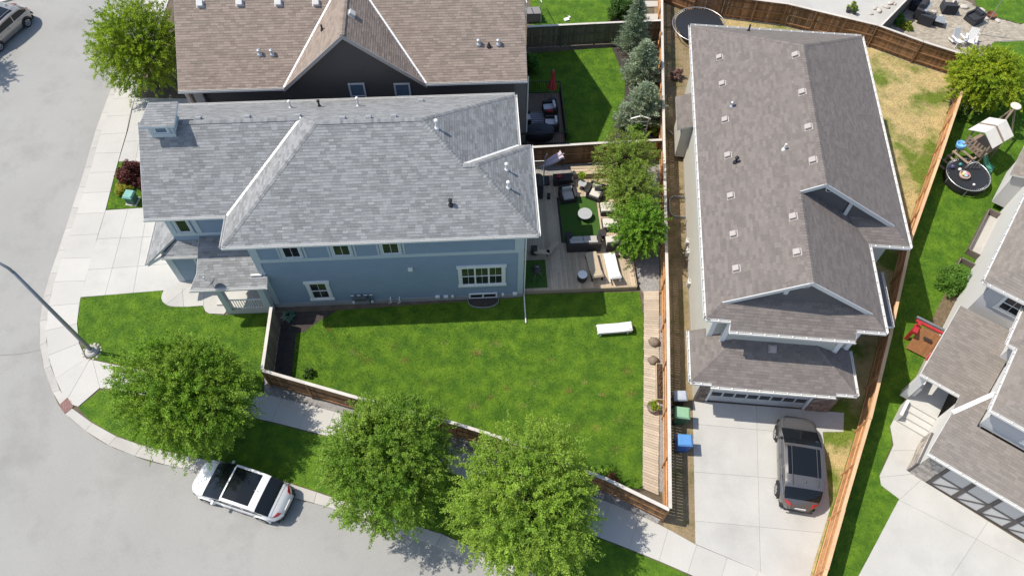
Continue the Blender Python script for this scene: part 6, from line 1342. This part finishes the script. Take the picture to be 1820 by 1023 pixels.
# red toy frame and brown side gate
a, b = G(1600, 630), G(1662, 612); gt = thing('side_gate', 'brown timber gate with slot and red frame between the cedar fence and pale house', 'gate', ((a+b)/2)*np.array([1, 1, 0]), R(-33)); m_gate = mat('gate_timber', (.30, .135, .055), .8, .12, 4., objvar=.12); m_gred = mat('gate_red', (.42, .028, .035), .5, .08)
for k in range(8): MB().box((-.52+k*.149, 0, .78), (.143, .03, 1.45), tilt=np.array(Matrix.Rotation(-.5, 3, 'X'))).build('board', m_gate, gt)
MB().box((0, .03, 1.1), (.42, .06, .12), tilt=np.array(Matrix.Rotation(-.5, 3, 'X'))).build('slot', m_pot, gt)
for x in (-.75, .75): MB().box((x, .3, .8), (.16, .16, 1.6)).build('post', m_gred, gt)
MB().box((0, .45, 1.55), (1.9, .14, .1)).build('top_bar', m_gred, gt); MB().box((0, .62, 1.62), (2.0, .12, .1)).build('cross_bar', mat('gate_grey', (.16, .17, .19), .7), gt); MB().tube([(.75, .2, .55), (.55, -.75, .5)], .15, 12).build('roller', m_gred, gt); MB().box((.7, .1, 1.3), (.25, .5, .2)).build('bracket', m_gred, gt); MB().box((-.75, .1, 1.3), (.25, .5, .2)).build('bracket', m_gred, gt)

# ---------------------------------------------------------------- stone patio at the top right
m_blk = mat('wicker_charcoal', (.03, .032, .04), .8, .15, 10., bump=.4)
def far(name, label, cat, px, py, rz, group=None): c = G(px, py); return thing(name, label, cat, (c[0], c[1], 0.02), R(rz), group)
for lb, px, py, rz in (('charcoal lounge chair in front of the dark patio fence', 1643, 40, 150), ('charcoal lounge chair at the top of the stone patio', 1683, 20, 175), ('charcoal lounge chair on the right of the stone patio', 1728, 38, -60), ('charcoal lounge chair deepest in the fence corner', 1628, 16, 60)):
    m_wick_, m_wick = m_wick, m_blk; o = far('lounge_chair', lb, 'chair', px, py, rz, 'charcoal lounge chairs'); seat(o, .95, .9, m_blk); m_wick = m_wick_
o = far('low_table', 'grey topped cube table between the charcoal chairs', 'table', 1666, 44, -25); MB().box((0, 0, .2), (.62, .62, .4)).build('body', m_blk, o); MB().box((0, 0, .42), (.68, .68, .04)).build('top', mat('top_slate', (.25, .27, .29), .6), o)
o = far('smoker_grill', 'long black grill with grey shelf beside the dark patio fence', 'grill', 1632, 28, 55); MB().box((0, 0, .5), (1.3, .55, .7)).build('cabinet', m_blk, o, bevel=.02); MB().box((0, -.32, .88), (1.2, .2, .05)).build('shelf', MATS['top_slate'], o); MB().tube([(-.4, 0, .95), (.4, 0, .95)], .24, 14).build('drum', m_blk, o)
def adir(label, px, py, rz):
    o = far('adirondack_chair', label, 'chair', px, py, rz, 'white slatted garden chairs')
    for k in range(5): MB().box((-.22+k*.11, .28+.0, .62), (.095, .03, .85), tilt=np.array(Matrix.Rotation(-.45, 3, 'X'))).build('back_slat', m_white, o)
    for k in range(5): MB().box((0, -.3+k*.12, .34-.03*k), (.56, .10, .025)).build('seat_slat', m_white, o)
    for s in (-1, 1):
        MB().box((s*.33, -.08, .55), (.13, .75, .03)).build('arm', m_white, o); MB().box((s*.3, -.38, .27), (.07, .05, .54)).build('leg', m_white, o); MB().box((s*.28, .25, .2), (.05, .5, .08)).build('leg', m_white, o)
adir('white slatted garden chair nearer the rear fence', 1697, 78, 20); adir('white slatted garden chair nearer the stone path', 1720, 78, -25)
o = far('fire_bowl', 'rusty round fire bowl on the edge of the stone patio', 'fire bowl', 1759, 31, 0); MB().lathe((0, 0, 0), [(.15, 0), (.3, .12), (.34, .28), (.3, .28), (.2, .1)], 18).build('bowl', mat('rust', (.19, .07, .04), .8, .2, 6.), o)
for i, (x, y, s) in enumerate(((1713, 14, .3), (1735, 24, .22), (1745, 20, .25), (1752, 34, .2), (1697, 6, .28), (1772, 38, .22), (1660, 22, .2), (1672, 30, .18))):
    c = G(x, y); o = MB().lathe((0, 0, 0), [(s*.8, 0), (s, s*.3), (s*.8, s*.55), (s*.3, s*.62)], 9, 1.2, .8, i).build('edging_stone', mat('edging_stone', (.5, .45, .4), .9, .2, 5.), None, smooth=True, loc=(c[0], c[1], 0)); tag(o, 'pale rounded stone edging the stone patio', 'stone', 'pale stones round the patio edge')
b = G(1741, 62); o = thing('flag_pole', 'slim pale pole rising beside the stone path', 'pole', (b[0], b[1], 0)); MB().tube([(0, 0, 0), (0, 0, 3.2)], .03, 8).build('pole', m_metal, o); MB().lathe((0, 0, 0), [(.12, 0), (.12, .1), (.04, .14)], 12).build('collar', m_kerb, o)
for lb, x, y in (('dark round pot on the concrete pad by the rear fence', 1506, 22), ('green topped pot beside the dark pot on the concrete pad', 1517, 25)):
    pot(lb, x, y, .16, .3, m_pot, L_dark if '1517' in str(x) else None, .0, .16, x)
random.seed(9)
for i in range(7):
    c = G(1735+rng.uniform(-16, 16) if False else 1548+i*7, 18-i*2.2 if i % 2 else 26-i*3); s = .14+.05*(i % 3); o = MB().lathe((0, 0, 0), [(s*.8, 0), (s, s*.35), (s*.6, s*.7)], 8, 1.3, .8, i*.7).build('edging_stone', MATS['edging_stone'], None, smooth=True, loc=(c[0], c[1], 0)); tag(o, 'grey tan stone in the row along the concrete pad planting', 'stone', 'stones along the concrete pad')
